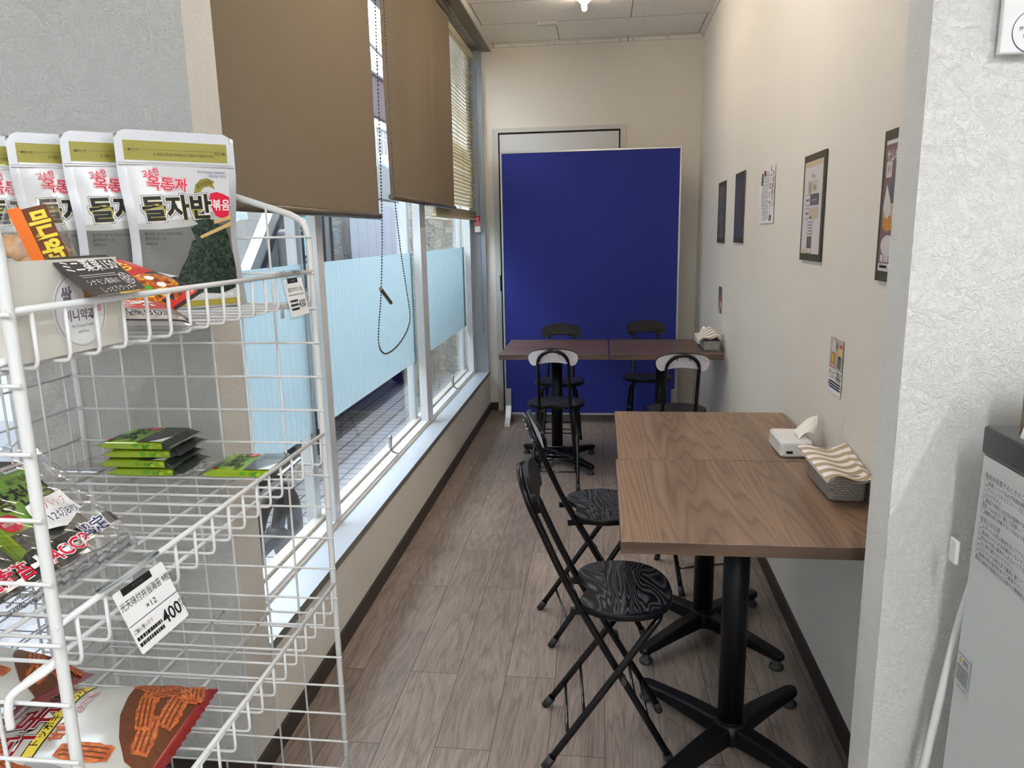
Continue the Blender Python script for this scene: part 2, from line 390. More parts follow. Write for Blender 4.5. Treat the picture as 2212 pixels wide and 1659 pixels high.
# ------------------------------------------------------------------ mesh helpers
class MB:
    def __init__(s): s.v = []; s.f = []; s.m = []; s.sm = []
    def add(s, vs, fs, mi=0, smooth=False):
        o = len(s.v); s.v += [Vector(p) for p in vs]
        for f in fs:
            s.f.append([i + o for i in f]); s.m.append(mi); s.sm.append(smooth)
        return s
    def box(s, x0, y0, z0, x1, y1, z1, mi=0):
        v = [(x, y, z) for z in (z0, z1) for y in (y0, y1) for x in (x0, x1)]
        return s.add(v, [(0, 2, 3, 1), (4, 5, 7, 6), (0, 1, 5, 4), (2, 6, 7, 3), (0, 4, 6, 2), (1, 3, 7, 5)], mi)
    def bbox(s, x0, y0, z0, x1, y1, z1, b=.004, mi=0, seg=2):
        bm = bmesh.new(); bmesh.ops.create_cube(bm, size=1)
        for v in bm.verts:
            v.co = Vector(((x0 + x1) / 2 + v.co.x * (x1 - x0), (y0 + y1) / 2 + v.co.y * (y1 - y0), (z0 + z1) / 2 + v.co.z * (z1 - z0)))
        bmesh.ops.bevel(bm, geom=bm.edges[:], offset=b, segments=seg, profile=.5, affect='EDGES')
        return s.bm(bm, mi, False)
    def bm(s, bm, mi=0, smooth=False):
        bm.verts.index_update()
        s.add([v.co.copy() for v in bm.verts], [[v.index for v in f.verts] for f in bm.faces], mi, smooth); bm.free()
        return s
    def tube(s, pts, r, n=8, closed=False, mi=0, caps=True, radii=None):
        P = [Vector(p) for p in pts]; k = len(P); o = len(s.v)
        prev = None
        for i, p in enumerate(P):
            if closed: t = P[(i + 1) % k] - P[i - 1]
            else: t = P[min(i + 1, k - 1)] - P[max(i - 1, 0)]
            t.normalize()
            if prev is None:
                a = Vector((0, 0, 1)) if abs(t.z) < .9 else Vector((1, 0, 0))
                u = t.cross(a).normalized()
            else:
                u = (prev - t * prev.dot(t)).normalized()
            prev = u; w = t.cross(u); rr = radii[i] if radii else r
            for j in range(n):
                a = 2 * PI * j / n
                s.v.append(p + (u * math.cos(a) + w * math.sin(a)) * rr)
        for i in range(k if closed else k - 1):
            for j in range(n):
                a, b = o + i * n + j, o + i * n + (j + 1) % n
                i2 = (i + 1) % k
                c, d = o + i2 * n + (j + 1) % n, o + i2 * n + j
                s.f.append([a, b, c, d]); s.m.append(mi); s.sm.append(True)
        if caps and not closed:
            s.f.append([o + j for j in range(n)][::-1]); s.m.append(mi); s.sm.append(False)
            s.f.append([o + (k - 1) * n + j for j in range(n)]); s.m.append(mi); s.sm.append(False)
        return s
    def cyl(s, p0, p1, r0, r1=None, n=20, mi=0):
        return s.tube([p0, p1], r0, n, mi=mi, radii=[r0, r0 if r1 is None else r1])
    def lathe(s, prof, c=(0, 0, 0), n=24, mi=0, smooth=True):
        o = len(s.v)
        for r, z in prof:
            for j in range(n):
                a = 2 * PI * j / n
                s.v.append(Vector((c[0] + r * math.cos(a), c[1] + r * math.sin(a), c[2] + z)))
        for i in range(len(prof) - 1):
            for j in range(n):
                s.f.append([o + i * n + j, o + i * n + (j + 1) % n, o + (i + 1) * n + (j + 1) % n, o + (i + 1) * n + j]); s.m.append(mi); s.sm.append(smooth)
        return s
    def grid(s, fn, nu, nv, mi=0, smooth=True, closed_u=False):
        o = len(s.v); cu = nu if closed_u else nu + 1
        for j in range(nv + 1):
            for i in range(cu): s.v.append(Vector(fn(i / nu, j / nv)))
        for j in range(nv):
            for i in range(nu):
                a = o + j * cu + i; b = o + j * cu + (i + 1) % cu
                s.f.append([a, b, b + cu, a + cu]); s.m.append(mi); s.sm.append(smooth)
        return s
    def prism(s, poly, f0, f1, mi=0, smooth=False):
        """poly: 2D points; f0, f1 map a 2D point to 3D for the two caps"""
        n = len(poly)
        v = [f0(*p) for p in poly] + [f1(*p) for p in poly]
        s.add(v, [list(range(n))[::-1], list(range(n, 2 * n))], mi)
        o = len(s.v) - 2 * n
        for i in range(n):
            s.f.append([o + i, o + (i + 1) % n, o + n + (i + 1) % n, o + n + i]); s.m.append(mi); s.sm.append(smooth)
        return s
    def xf(s, mtx):
        s.v = [mtx @ p for p in s.v]; return s

def obj(name, mb, mats, parent=None, loc=None, rot=None):
    me = bpy.data.meshes.new(name)
    me.from_pydata([tuple(p) for p in mb.v], [], mb.f)
    for m in ([mats] if isinstance(mats, str) else mats): me.materials.append(M[m])
    me.polygons.foreach_set('material_index', mb.m); me.polygons.foreach_set('use_smooth', mb.sm)
    me.validate(); me.update()
    o = bpy.data.objects.new(name, me); COL.objects.link(o)
    if parent is not None: o.parent = parent
    if loc: o.location = loc
    if rot: o.rotation_euler = rot
    return o
def tag(o, label, cat, group=None):
    o['label'] = label; o['category'] = cat
    if group: o['group'] = group
    return o
def thing(name, label, cat, loc=(0, 0, 0), rot=(0, 0, 0), group=None):
    o = bpy.data.objects.new(name, None); COL.objects.link(o); o.empty_display_size = .05
    o.location = loc; o.rotation_euler = rot
    return tag(o, label, cat, group)
def struct(name, mb, mats, parent=None):
    o = obj(name, mb, mats, parent)
    if parent is None: o['kind'] = 'structure'
    return o
def dup(root, loc, rot=None, label=None, group=None, skip=()):
    r = root.copy(); COL.objects.link(r); r.location = loc
    if rot is not None: r.rotation_euler = rot
    if label: r['label'] = label
    if group: r['group'] = group
    for ch in list(root.children):
        if ch.name.split('.')[0] in skip: continue
        c = ch.copy(); COL.objects.link(c); c.parent = r
        for g in list(ch.children):
            d = g.copy(); COL.objects.link(d); d.parent = c
    return r
def spline(pts, n=10, closed=False):
    P = [Vector(p) for p in pts]; out = []; k = len(P)
    for i in range(k if closed else k - 1):
        if closed: a, b, c, d = P[i - 1], P[i], P[(i + 1) % k], P[(i + 2) % k]
        else: a, b, c, d = P[max(i - 1, 0)], P[i], P[i + 1], P[min(i + 2, k - 1)]
        for j in range(n):
            t = j / n
            out.append(.5 * ((2 * b) + (c - a) * t + (2 * a - 5 * b + 4 * c - d) * t * t + (3 * b - a - 3 * c + d) * t ** 3))
    if not closed: out.append(P[-1])
    return out
def rest(t, z):
    """set a thing down so that its lowest point is at height z"""
    bpy.context.view_layer.update()
    lo = min((o.matrix_world @ v.co).z for o in t.children for v in o.data.vertices)
    t.matrix_world = Matrix.Translation((0, 0, z - lo)) @ t.matrix_world
def rrect(w, h, r, n=5, cx=0, cy=0):
    out = []
    for sx, sy, a0 in ((1, 1, 0), (-1, 1, 90), (-1, -1, 180), (1, -1, 270)):
        for i in range(n + 1):
            a = math.radians(a0 + 90 * i / n)
            out.append((cx + sx * (w / 2 - r) + r * math.cos(a), cy + sy * (h / 2 - r) + r * math.sin(a)))
    return out

# ------------------------------------------------------------------ printing on sheets
_tc = {}
def glyphs(text, bold):
    k = (text, bold)
    if k not in _tc:
        c = bpy.data.curves.new('t', 'FONT'); c.body = text; c.size = 1; c.offset = bold; c.resolution_u = 2
        o = bpy.data.objects.new('t', c); COL.objects.link(o)
        me = bpy.data.meshes.new_from_object(o.evaluated_get(bpy.context.evaluated_depsgraph_get()))
        V = [(p.co.x, p.co.y) for p in me.vertices]; F = [list(p.vertices) for p in me.polygons]
        bpy.data.objects.remove(o); bpy.data.curves.remove(c); bpy.data.meshes.remove(me)
        _tc[k] = (V, F)
    return _tc[k]
class Print:
    """collects printed areas (2D, metres) and lays them on the sheet fn(u, v) -> (point, normal)"""
    def __init__(s, fn, base=.0004, step=.00022): s.fn = fn; s.mb = MB(); s.base = base; s.step = step; s.mats = []
    def mi(s, m):
        if m not in s.mats: s.mats.append(m)
        return s.mats.index(m)
    def put(s, V, F, m, layer):
        o = []
        for u, v in V:
            p, n = s.fn(u, v); o.append(Vector(p) + Vector(n) * (s.base + s.step * layer))
        s.mb.add(o, F, s.mi(m))
    def text(s, t, u, v, size, m, layer=3, w=None, bold=.0, rot=0, align='C', shear=0):
        V, F = glyphs(t, bold)
        if not V: return
        V0 = glyphs(t, 0.)[0]
        x0 = min(p[0] for p in V0); x1 = max(p[0] for p in V0)
        sx = size if w is None else w / max(x1 - x0, 1e-6)
        ox = {'C': (x0 + x1) / 2, 'L': x0, 'R': x1}[align]
        c, n = math.cos(rot), math.sin(rot)
        out = []
        for x, y in V:
            a, b = (x - ox) * sx + shear * y * size, (y - .36) * size
            out.append((u + a * c - b * n, v + a * n + b * c))
        s.put(out, F, m, layer)
    def poly(s, pts, m, layer=1, maxlen=None):
        bm = bmesh.new()
        vs = [bm.verts.new((p[0], p[1], 0)) for p in pts]; bm.faces.new(vs)
        bmesh.ops.triangulate(bm, faces=bm.faces[:])
        if maxlen:
            for _ in range(5):
                es = [e for e in bm.edges if e.calc_length() > maxlen]
                if not es: break
                bmesh.ops.subdivide_edges(bm, edges=es, cuts=1); bmesh.ops.triangulate(bm, faces=[f for f in bm.faces if len(f.verts) > 3])
        bm.verts.index_update()
        s.put([(p.co.x, p.co.y) for p in bm.verts], [[q.index for q in f.verts] for f in bm.faces], m, layer); bm.free()
    def rect(s, u0, v0, u1, v1, m, layer=1, maxlen=None):
        s.poly([(u0, v0), (u1, v0), (u1, v1), (u0, v1)], m, layer, maxlen)
    def disc(s, u, v, a, b, m, layer=1, n=28, maxlen=None, rot=0):
        c, q = math.cos(rot), math.sin(rot); P = []
        for i in range(n):
            x, y = a * math.cos(2 * PI * i / n), b * math.sin(2 * PI * i / n); P.append((u + x * c - y * q, v + x * q + y * c))
        s.poly(P, m, layer, maxlen)
    def bars(s, u0, v, u1, h, m, layer=2, seed=1, rot=0):
        """a line of print too small to read: a row of short dashes"""
        r = random.Random(seed); u = u0
        while u < u1:
            w = h * r.uniform(.5, 1.1)
            s.rect(u, v - h / 2, min(u + w, u1), v + h / 2, m, layer); u += w + h * r.uniform(.12, .3)
    def ring(s, u, v, r0, r1, m, layer, n=40):
        V = []; F = []
        for i in range(n):
            a = 2 * PI * i / n
            V += [(u + r0 * math.cos(a), v + r0 * math.sin(a)), (u + r1 * math.cos(a), v + r1 * math.sin(a))]
            j = (i + 1) % n; F.append([2 * i, 2 * i + 1, 2 * j + 1, 2 * j])
        s.put(V, F, m, layer)
    def done(s, name, parent): return obj(name, s.mb, s.mats, parent)
def flat(o, du, dv):
    o, du, dv = Vector(o), Vector(du).normalized(), Vector(dv).normalized(); n = du.cross(dv).normalized()
    return lambda u, v: (o + du * u + dv * v, n)
# ================================================================== SETTING
CZ = 2.67
def xw(y): return .645 + .0122 * (y - 1.5)
def facemats(mb, lst):
    mb.m[-6:] = lst; return mb
m_ = MB(); m_.box(-3.1, -3.1, -.06, 3.1, 1.6, 0); m_.box(-.87, 1.6, -.06, .8, 5.7, 0)
struct('floor', m_, 'vinyl planks')
m_ = MB(); m_.box(-3.1, -3.1, CZ, 3.1, 1.67, CZ + .12); m_.box(-1.07, 1.67, CZ, .85, 5.7, CZ + .12)
struct('ceiling', m_, 'ceiling board')
m_ = MB(); y0, y1 = 1.39, 5.72
m_.add([(xw(y0), y0, 0), (xw(y1), y1, 0), (xw(y1) + .12, y1, 0), (xw(y0) + .12, y0, 0), (xw(y0), y0, CZ), (xw(y1), y1, CZ), (xw(y1) + .12, y1, CZ), (xw(y0) + .12, y0, CZ)],
       [(0, 1, 2, 3), (7, 6, 5, 4), (0, 4, 5, 1), (2, 6, 7, 3), (0, 3, 7, 4), (1, 5, 6, 2)])
struct('wall_right', m_, 'daylit cream wallpaper')
m_ = MB(); m_.box(-1.07, 5.6, 0, .85, 5.72, CZ)
struct('wall_back', m_, 'cream wallpaper')
m_ = MB(); m_.box(-.99, 1.67, 0, -.855, 5.6, .290)
struct('wall_left', m_, 'beige wallpaper')
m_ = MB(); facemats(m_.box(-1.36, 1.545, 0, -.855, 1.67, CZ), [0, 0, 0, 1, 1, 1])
struct('wall_left_pier', m_, ['shaded white wallpaper', 'pier wallpaper'])
m_ = MB(); facemats(m_.box(.505, 1.295, 0, 3.1, 1.393, CZ), [0, 0, 0, 0, 0, 0])
struct('wall_partition', m_, ['white wallpaper'])
m_ = MB(); m_.box(-3.2, -3.1, 0, -3.1, 1.6, CZ); struct('wall_shop_left', m_, 'plain white')
m_ = MB(); m_.box(3.1, -3.1, 0, 3.2, 1.4, CZ); struct('wall_shop_right', m_, 'plain white')
m_ = MB(); m_.box(-3.2, -3.2, 0, 3.2, -3.1, CZ); struct('wall_shop_front', m_, 'plain white')
# shop window beside the pier
w = bpy.data.objects.new('window_4', None); COL.objects.link(w); w['kind'] = 'structure'
m_ = MB(); m_.box(-1.40, 1.57, 0, -1.36, 1.63, CZ); m_.box(-3.1, 1.57, 0, -1.4, 1.63, .08); m_.box(-3.1, 1.57, 2.5, -1.4, 1.63, CZ); m_.box(-2.3, 1.57, .08, -2.25, 1.63, 2.5)
struct('window_frame', m_, 'white paint', w)
m_ = MB(); m_.box(-3.1, 1.598, .08, -1.4, 1.602, 2.5); struct('pane', m_, 'window glass', w)
# baseboards
m_ = MB()
for a, b in ((1.393, 5.6),):
    m_.add([(xw(a) - .009, a, 0), (xw(b) - .009, b, 0), (xw(b), b, 0), (xw(a), a, 0), (xw(a) - .009, a, .062), (xw(b) - .009, b, .062), (xw(b), b, .062), (xw(a), a, .062)],
           [(0, 3, 2, 1), (4, 5, 6, 7), (0, 1, 5, 4), (2, 3, 7, 6), (0, 4, 7, 3), (1, 2, 6, 5)])
struct('baseboard_right', m_, 'baseboard brown')
m_ = MB(); m_.box(-.855, 1.545, 0, -.846, 5.6, .062); m_.box(-1.36, 1.536, 0, -.846, 1.545, .062)
struct('baseboard_left', m_, 'baseboard brown')
m_ = MB(); m_.box(-.846, 5.591, 0, -.79, 5.6, .062); m_.box(.17, 5.591, 0, xw(5.6) - .009, 5.6, .062)
struct('baseboard_back', m_, 'baseboard brown')
m_ = MB(); m_.box(.505 - .003, 1.286, 0, 3.1, 1.295, .062); struct('baseboard_partition', m_, 'white plastic')
# sill, far reveal, head beam
m_ = MB(); m_.box(-.957, 1.67, .290, -.850, 5.57, .316); facemats(m_, [0, 0, 0, 0, 0, 1])
struct('trim_1', m_, ['sill blue', 'sill edge'])
m_ = MB(); m_.box(-.96, 5.57, .316, -.858, 5.6, 2.64); m_.box(-.868, 5.562, .316, -.856, 5.57, 2.63)
struct('trim_2', m_, 'grey panel')
m_ = MB(); m_.box(-.862, 1.67, 2.634, -.787, 5.6, CZ); m_.box(-.787, 1.67, 2.632, -.779, 5.6, CZ, 1); m_.box(-1.065, 1.67, 2.61, -.97, 5.6, CZ, 0)
struct('trim_3', m_, ['bronze metal', 'ivory paint'])
m_ = MB(); m_.box(-.779, 5.575, 2.655, xw(5.6), 5.6, CZ); m_.add([(xw(1.4), 1.4, CZ - .012), (xw(5.6), 5.6, CZ - .012), (xw(5.6) - .016, 5.6, CZ - .012), (xw(1.4) - .016, 1.4, CZ - .012), (xw(1.4), 1.4, CZ), (xw(5.6), 5.6, CZ), (xw(5.6) - .016, 5.6, CZ), (xw(1.4) - .016, 1.4, CZ)],
       [(0, 3, 2, 1), (4, 5, 6, 7), (0, 1, 5, 4), (2, 3, 7, 6), (0, 4, 7, 3), (1, 2, 6, 5)])
struct('trim_4', m_, 'ceiling board')

# three window bays in the left wall: frame, pane, frosted band
def bay(n, y0, y1, post):
    w = bpy.data.objects.new('window_%d' % n, None); COL.objects.link(w); w['kind'] = 'structure'
    m_ = MB()
    m_.box(-1.0, y0, .290, -.957, y1, .336)                       # inner rail
    m_.box(-.962, y0, .316, -.950, y1, .326, 1)                   # stop against the sill
    m_.box(-1.04, y0, .296, -1.004, y1, .348, 1)                  # glazing bead
    m_.box(-1.03, y0, 2.58, -.96, y1, 2.62)
    for (a, b, xo) in post:
        m_.box(-.986 if xo == 0 else xo, a, .336, -.955, b, 2.62, 0)
        m_.box(-1.062, a - .004, .30, -1.026, a + .045, 2.62, 0)
    f = struct('window_frame', m_, ['white paint', 'ivory paint'], w)
    g0 = y0 + .005; g1 = y1 - .005
    m_ = MB(); m_.box(-1.022, g0, .34, -1.018, g1, 2.6); struct('pane', m_, 'window glass', w)
    m_ = MB(); m_.grid(lambda u, v: (-1.0165, g0 + .012 + u * (g1 - g0 - .03), .672 + v * .592), 60, 1)
    struct('privacy_film', m_, 'frosted film', w)
bay(1, 1.67, 2.475, [(2.450, 2.506, 0)])
bay(2, 2.48, 3.99, [(3.93, 4.055, -.996)])
bay(3, 3.995, 5.57, [(5.46, 5.57, -.996)])

# door in the back wall
d = bpy.data.objects.new('door_1', None); COL.objects.link(d); d['kind'] = 'structure'
m_ = MB(); m_.box(-.79, 5.582, 0, -.748, 5.6, 2.105); m_.box(.135, 5.582, 0, .17, 5.6, 2.105); m_.box(-.748, 5.582, 2.075, .135, 5.6, 2.105)
struct('door_frame', m_, 'door frame', d)
m_ = MB(); m_.box(-.748, 5.597, 0, .135, 5.6, 2.075); struct('door_gap', m_, 'gap black', d)
m_ = MB(); m_.bbox(-.738, 5.588, .012, .125, 5.598, 2.062, .002); struct('door_leaf', m_, 'door grey', d)
m_ = MB(); m_.bbox(-.755, 5.572, .93, -.733, 5.585, 1.05, .003); struct('door_handle', m_, 'black satin', d)

# ================================================================== LAMPS
def lamp(x, y0, y1, tube, label, z=CZ, group=None):
    t = thing('ceiling_light', label, 'ceiling light', (x, (y0 + y1) / 2, z), group=group)
    h = (y1 - y0) / 2
    b = MB(); b.prism([(-.055, 0), (.055, 0), (.02, -.028), (-.02, -.028)], lambda a, c: (a, -h, c), lambda a, c: (a, h, c)); obj('housing', b, 'white plastic', t)
    for s in (-1, 1):
        b = MB(); b.bbox(-.014, s * h - .012, -.062, .014, s * h + .012, -.0285, .004); obj('socket', b, 'white plastic', t)
    b = MB(); b.cyl((0, -h + .012, -.055), (0, h - .012, -.055), .0155, n=16); obj('tube', b, tube, t)
    return t
lamp(-.10, 3.42, 4.63, 'warm tube', 'bare warm fluorescent tube on the ceiling above the far tables')
lamp(-.10, 1.80, 3.01, 'bright tube', 'bare warm fluorescent tube on the ceiling above the near tables')
lamp(1.25, -1.75, -.54, 'cool tube', 'cool white tube over the right side of the shop', group='shop ceiling lights')
lamp(.25, -1.75, -.54, 'cool tube', 'cool white tube over the middle of the shop', group='shop ceiling lights')
lamp(0, -2.95, -1.85, 'cool tube', 'cool white tube at the back of the shop', group='shop ceiling lights')
m_ = MB(); m_.bbox(-.41, 5.03, CZ - .022, -.28, 5.085, CZ, .004)
tag(obj('ceiling_sensor', m_, 'ivory paint'), 'small cream plastic box fixed flat on the ceiling near the back wall', 'sensor')

# ================================================================== BLUE BOARD
t = thing('display_board', 'tall blue felt partition board with aluminium edges standing before the door', 'board', (-.078, 5.235, 0))
w, z0, z1 = .612, .06, 1.902
b = MB(); b.box(-w + .012, -.012, z0 + .012, w - .012, .012, z1 - .012); obj('felt_panel', b, 'blue felt', t)
b = MB()
b.bbox(-w, -.016, z0, -w + .013, .016, z1, .002); b.bbox(w - .013, -.016, z0, w, .016, z1, .002)
b.bbox(-w + .013, -.016, z1 - .012, w - .013, .016, z1, .002); b.bbox(-w + .013, -.016, z0, w - .013, .016, z0 + .014, .002)
obj('frame', b, 'aluminium', t)
for s in (-1, 1):
    b = MB(); x = s * (w - .028) + (.012 if s > 0 else -.0)
    b.bbox(x - .021, -.034, .07, x + .021, -.0165, .255, .003)
    b.prism([(-.0345, .06), (-.0345, .13), (-.05, .1), (-.085, .055), (-.135, .022), (-.14, .0), (-.105, 0), (-.06, .03)], lambda p, q: (x - .019, p, q), lambda p, q: (x + .019, p, q))
    b.prism([(.0165, .06), (.0165, .13), (.05, .1), (.085, .055), (.135, .022), (.14, .0), (.105, 0), (.06, .03)][::-1], lambda p, q: (x - .019, p, q), lambda p, q: (x + .019, p, q))
    b.box(x - .016, -.06, .035, x + .016, .06, .0595)
    obj('foot', b, 'aluminium', t)

# ================================================================== TABLES
def make_table(woodm, label):
    t = thing('pedestal_table', label, 'table', group='square pedestal tables')
    b = MB(); b.bbox(-.298, -.294, .677, .298, .294, .705, .0015)
    for i, f in enumerate(b.f):
        n = sum((b.v[k] for k in f), Vector()) / len(f)
        if n.z < .7045: b.m[i] = 1
    obj('tabletop', b, [woodm, 'walnut edge'], t)
    b = MB(); b.box(-.12, -.12, .669, .12, .12, .6765); obj('mounting_plate', b, 'black paint', t)
    b = MB(); b.cyl((0, 0, .095), (0, 0, .6685), .0325, n=32); b.cyl((0, 0, .088), (0, 0, .094), .034, n=32); obj('pole', b, 'black satin', t)
    b = MB(); b.lathe([(0, .03), (.036, .03), (.041, .04), (.041, .0875), (0, .0875)], n=28); obj('hub', b, 'black satin', t)
    for k in range(4):
        a = math.radians(45 + 90 * k); c, s = math.cos(a), math.sin(a)
        def P(r, y, z): return (c * r - s * y, s * r + c * y, z)
        b = MB(); prof = [(.030, .024, .036, .083), (.12, .0225, .038, .078), (.22, .0205, .038, .066), (.282, .019, .036, .058), (.298, .0165, .036, .055), (.306, .009, .036, .0535)]
        V = []; F = []
        for r, hw, zb, zt in prof:
            V += [P(r, -hw, zb), P(r, hw, zb), P(r, hw, zt - .005), P(r, hw - .005, zt), P(r, -hw + .005, zt), P(r, -hw, zt - .005)]
        n = 6
        for i in range(len(prof) - 1):
            for j in range(n): F.append([i * n + j, i * n + (j + 1) % n, (i + 1) * n + (j + 1) % n, (i + 1) * n + j])
        F += [[0, 1, 2, 3, 4, 5][::-1], [(len(prof) - 1) * n + j for j in range(n)]]
        b.add(V, F); arm = obj('base_arm', b, 'black satin', t)
        b = MB(); b.lathe([(0, 0), (.019, 0), (.0225, .003), (.0225, .009), (.017, .014), (.013, .018), (.013, .036), (0, .036)], (c * .285, s * .285, 0), 20); obj('foot_glide', b, 'black rubber', arm)
    return t
tn = make_table('walnut long', 'walnut pedestal table closest to the shop, with the grey basket of striped napkins'); tn.location = (.343, 1.787, 0)
dup(tn, (.350, 2.378, 0), label='walnut pedestal table pushed behind the front one, with the loose tissue pack')
tf = make_table('walnut cross', 'walnut pedestal table on the window side of the far pair before the blue board'); tf.location = (-.254, 4.255, 0)
dup(tf, (.348, 4.254, 0), label='walnut pedestal table on the wall side of the far pair, with a small napkin basket')

# ================================================================== CHAIRS
def make_chair(name, label, back=True, group='black folding chairs'):
    t = thing(name, label, 'chair' if back else 'stool', group=group if back else None)
    b = MB(); out = []
    N = 56
    for i in range(N):
        a = 2 * PI * i / N; c, s = math.cos(a), math.sin(a)
        e = 2 / 2.35
        x = .13 * math.copysign(abs(c) ** e, c); y = .156 * math.copysign(abs(s) ** e, s)
        if x < 0: x += .042 * math.exp(-(y / .062) ** 2)
        out.append((x, y))
    def ringz(k, z): return [(x * k, y * k, z) for x, y in out]
    V = ringz(.965, .424) + ringz(1, .428) + ringz(1, .438) + ringz(.99, .4425) + ringz(.965, .444)
    F = [[i for i in range(N)][::-1]]
    mi = [1]
    for r in range(4):
        for i in range(N): F.append([r * N + i, r * N + (i + 1) % N, (r + 1) * N + (i + 1) % N, (r + 1) * N + i]); mi.append(1)
    b.add(V, F, 1); b.add(ringz(.965, .444), [list(range(N))], 0)
    obj('seat', b, ['black ash', 'black satin'], t)
    # under-seat brackets
    for s in (-1, 1):
        b = MB(); b.box(-.135, s * .083 - .006, .408, .095, s * .083 + .006, .4235); obj('seat_bracket', b, 'black paint', t)
    # frame of the front feet and backrest: one bent tube
    def leg(s): return [(.117, s * .107, .02), (.0, s * .095, .228), (-.095, s * .086, .397), (-.128, s * .083, .458), (-.165, s * .081, .535), (-.208, s * .079, .635), (-.232, s * .078, .69)]
    if back:
        arch = []
        for i in range(13):
            a = PI * i / 12
            arch.append((-.234 - .026 * math.sin(a), .078 * math.cos(a), .695 + .07 * math.sin(a)))
        path = spline([Vector(p) for p in leg(1)], 6)[:-1] + [Vector(p) for p in arch] + spline([Vector(p) for p in leg(-1)][::-1], 6)[1:]
        b = MB(); b.tube(path, .0092, 10); obj('back_frame', b, 'black paint', t)
    else:
        for s in (-1, 1):
            b = MB(); b.tube(leg(s)[:3] + [(-.10, s * .086, .418)], .0092, 10); obj('leg', b, 'black paint', t)
    for s in (-1, 1):
        b = MB(); b.cyl((.1235, s * .1075, .0), (.112, s * .1065, .0285), .0118, n=14); obj('foot_cap', b, 'black rubber', t)
    # rear legs
    for s in (-1, 1):
        b = MB(); b.tube(spline([(-.19, s * .126, .02), (-.02, s * .116, .262), (.06, s * .108, .375), (.082, s * .10, .402), (.09, s * .083, .412)], 5), .0092, 10); lg = obj('rear_leg', b, 'black paint', t)
        b = MB(); b.cyl((-.204, s * .1268, .0), (-.184, s * .1256, .0285), .0118, n=14); obj('foot_cap', b, 'black rubber', lg)
        b = MB(); b.cyl((-.003, s * .092, .24), (-.003, s * .122, .24), .008, n=12); obj('pivot', b, 'dark metal', lg)
    def at(z, x0, z0, x1, z1): return x0 + (x1 - x0) * (z - z0) / (z1 - z0)
    for z in (.085, .145):
        x = at(z, -.19, .02, -.02, .262); b = MB(); b.cyl((x, -.122, z), (x, .122, z), .0042, n=10); obj('stretcher', b, 'black gloss', t)
    for z in (.115, .175):
        x = at(z, .117, .02, 0, .228); b = MB(); b.cyl((x, -.103, z), (x, .103, z), .0042, n=10); obj('stretcher', b, 'black gloss', t)
    if back:
        # kidney backrest in front of the arch
        pts = []
        for i in range(25):
            a = PI * i / 24; pts.append((.128 * math.cos(a) * (1 + .06 * math.sin(a) ** 2), .052 * math.sin(a) ** .9))
        for i in range(1, 9):
            a = PI + PI / 2 * i / 9 * 1.0; pts.append((-.128 + .03 * (1 - math.cos(PI / 2 * i / 9)), -.045 * math.sin(PI / 2 * i / 9)))
        for i in range(13):
            y = -.098 + .196 * i / 12; pts.append((y, -.045 + .022 * (1 - (y / .098) ** 2)))
        for i in range(8, 0, -1):
            pts.append((.128 - .03 * (1 - math.cos(PI / 2 * i / 9)), -.045 * math.sin(PI / 2 * i / 9)))
        til = math.radians(17); cz = .719; cx = -.246
        def place(d):
            def g(y, z):
                x = d + .55 * y * y
                return (cx + x * math.cos(til) - z * math.sin(til), y, cz + z * math.cos(til) + x * math.sin(til))
            return g
        b = MB(); n = len(pts)
        f0 = [place(.0115)(*p) for p in pts]; f1 = [place(.0235)(*p) for p in pts]
        b.add(f0 + f1, [list(range(n)) if 0 else list(range(n))[::-1]], 1)
        b.add(f0 + f1, [[i, (i + 1) % n, n + (i + 1) % n, n + i] for i in range(n)] + [list(range(n, 2 * n))], 0)
        br = obj('backrest', b, ['black satin', 'lavender board'], t)
        for yy, zz in ((-.072, -.018), (.072, -.018), (-.03, .027), (.03, .027)):
            b = MB(); p0 = Vector(place(-.0112)(yy, zz)); p1 = Vector(place(.011)(yy, zz)); b.cyl(p0, p1, .0032, n=10); obj('screw', b, 'chrome', br)
    return t
G = 'black folding chairs'
ch = make_chair('folding_chair', 'black folding chair at the front, its wood-grain seat fully visible beside the near table')
ch.location = (.056, 1.812, 0); ch.rotation_euler = (0, 0, math.radians(4))
dup(ch, (.008, 2.41, 0), (0, 0, math.radians(13)), 'black folding chair behind the front one, seat half under the near tables')
dup(ch, (-.242, 3.975, 0), (0, 0, math.radians(90)), 'black folding chair showing its pale back, window side of the far tables')
dup(ch, (.392, 3.83, 0), (0, 0, math.radians(91)), 'black folding chair showing its pale back, wall side, just beyond the near tables')
dup(ch, (-.255, 4.575, 0), (0, 0, math.radians(-90)), 'black folding chair between far tables and blue board, window side, facing the shop')
dup(ch, (.298, 4.72, 0), (0, 0, math.radians(-90)), 'black folding chair between far tables and blue board, wall side, facing the shop')
st = make_chair('folding_stool', 'black folding stool tucked under the back end of the near tables', False)
st.location = (.375, 2.86, 0); st.rotation_euler = (0, 0, math.radians(106))

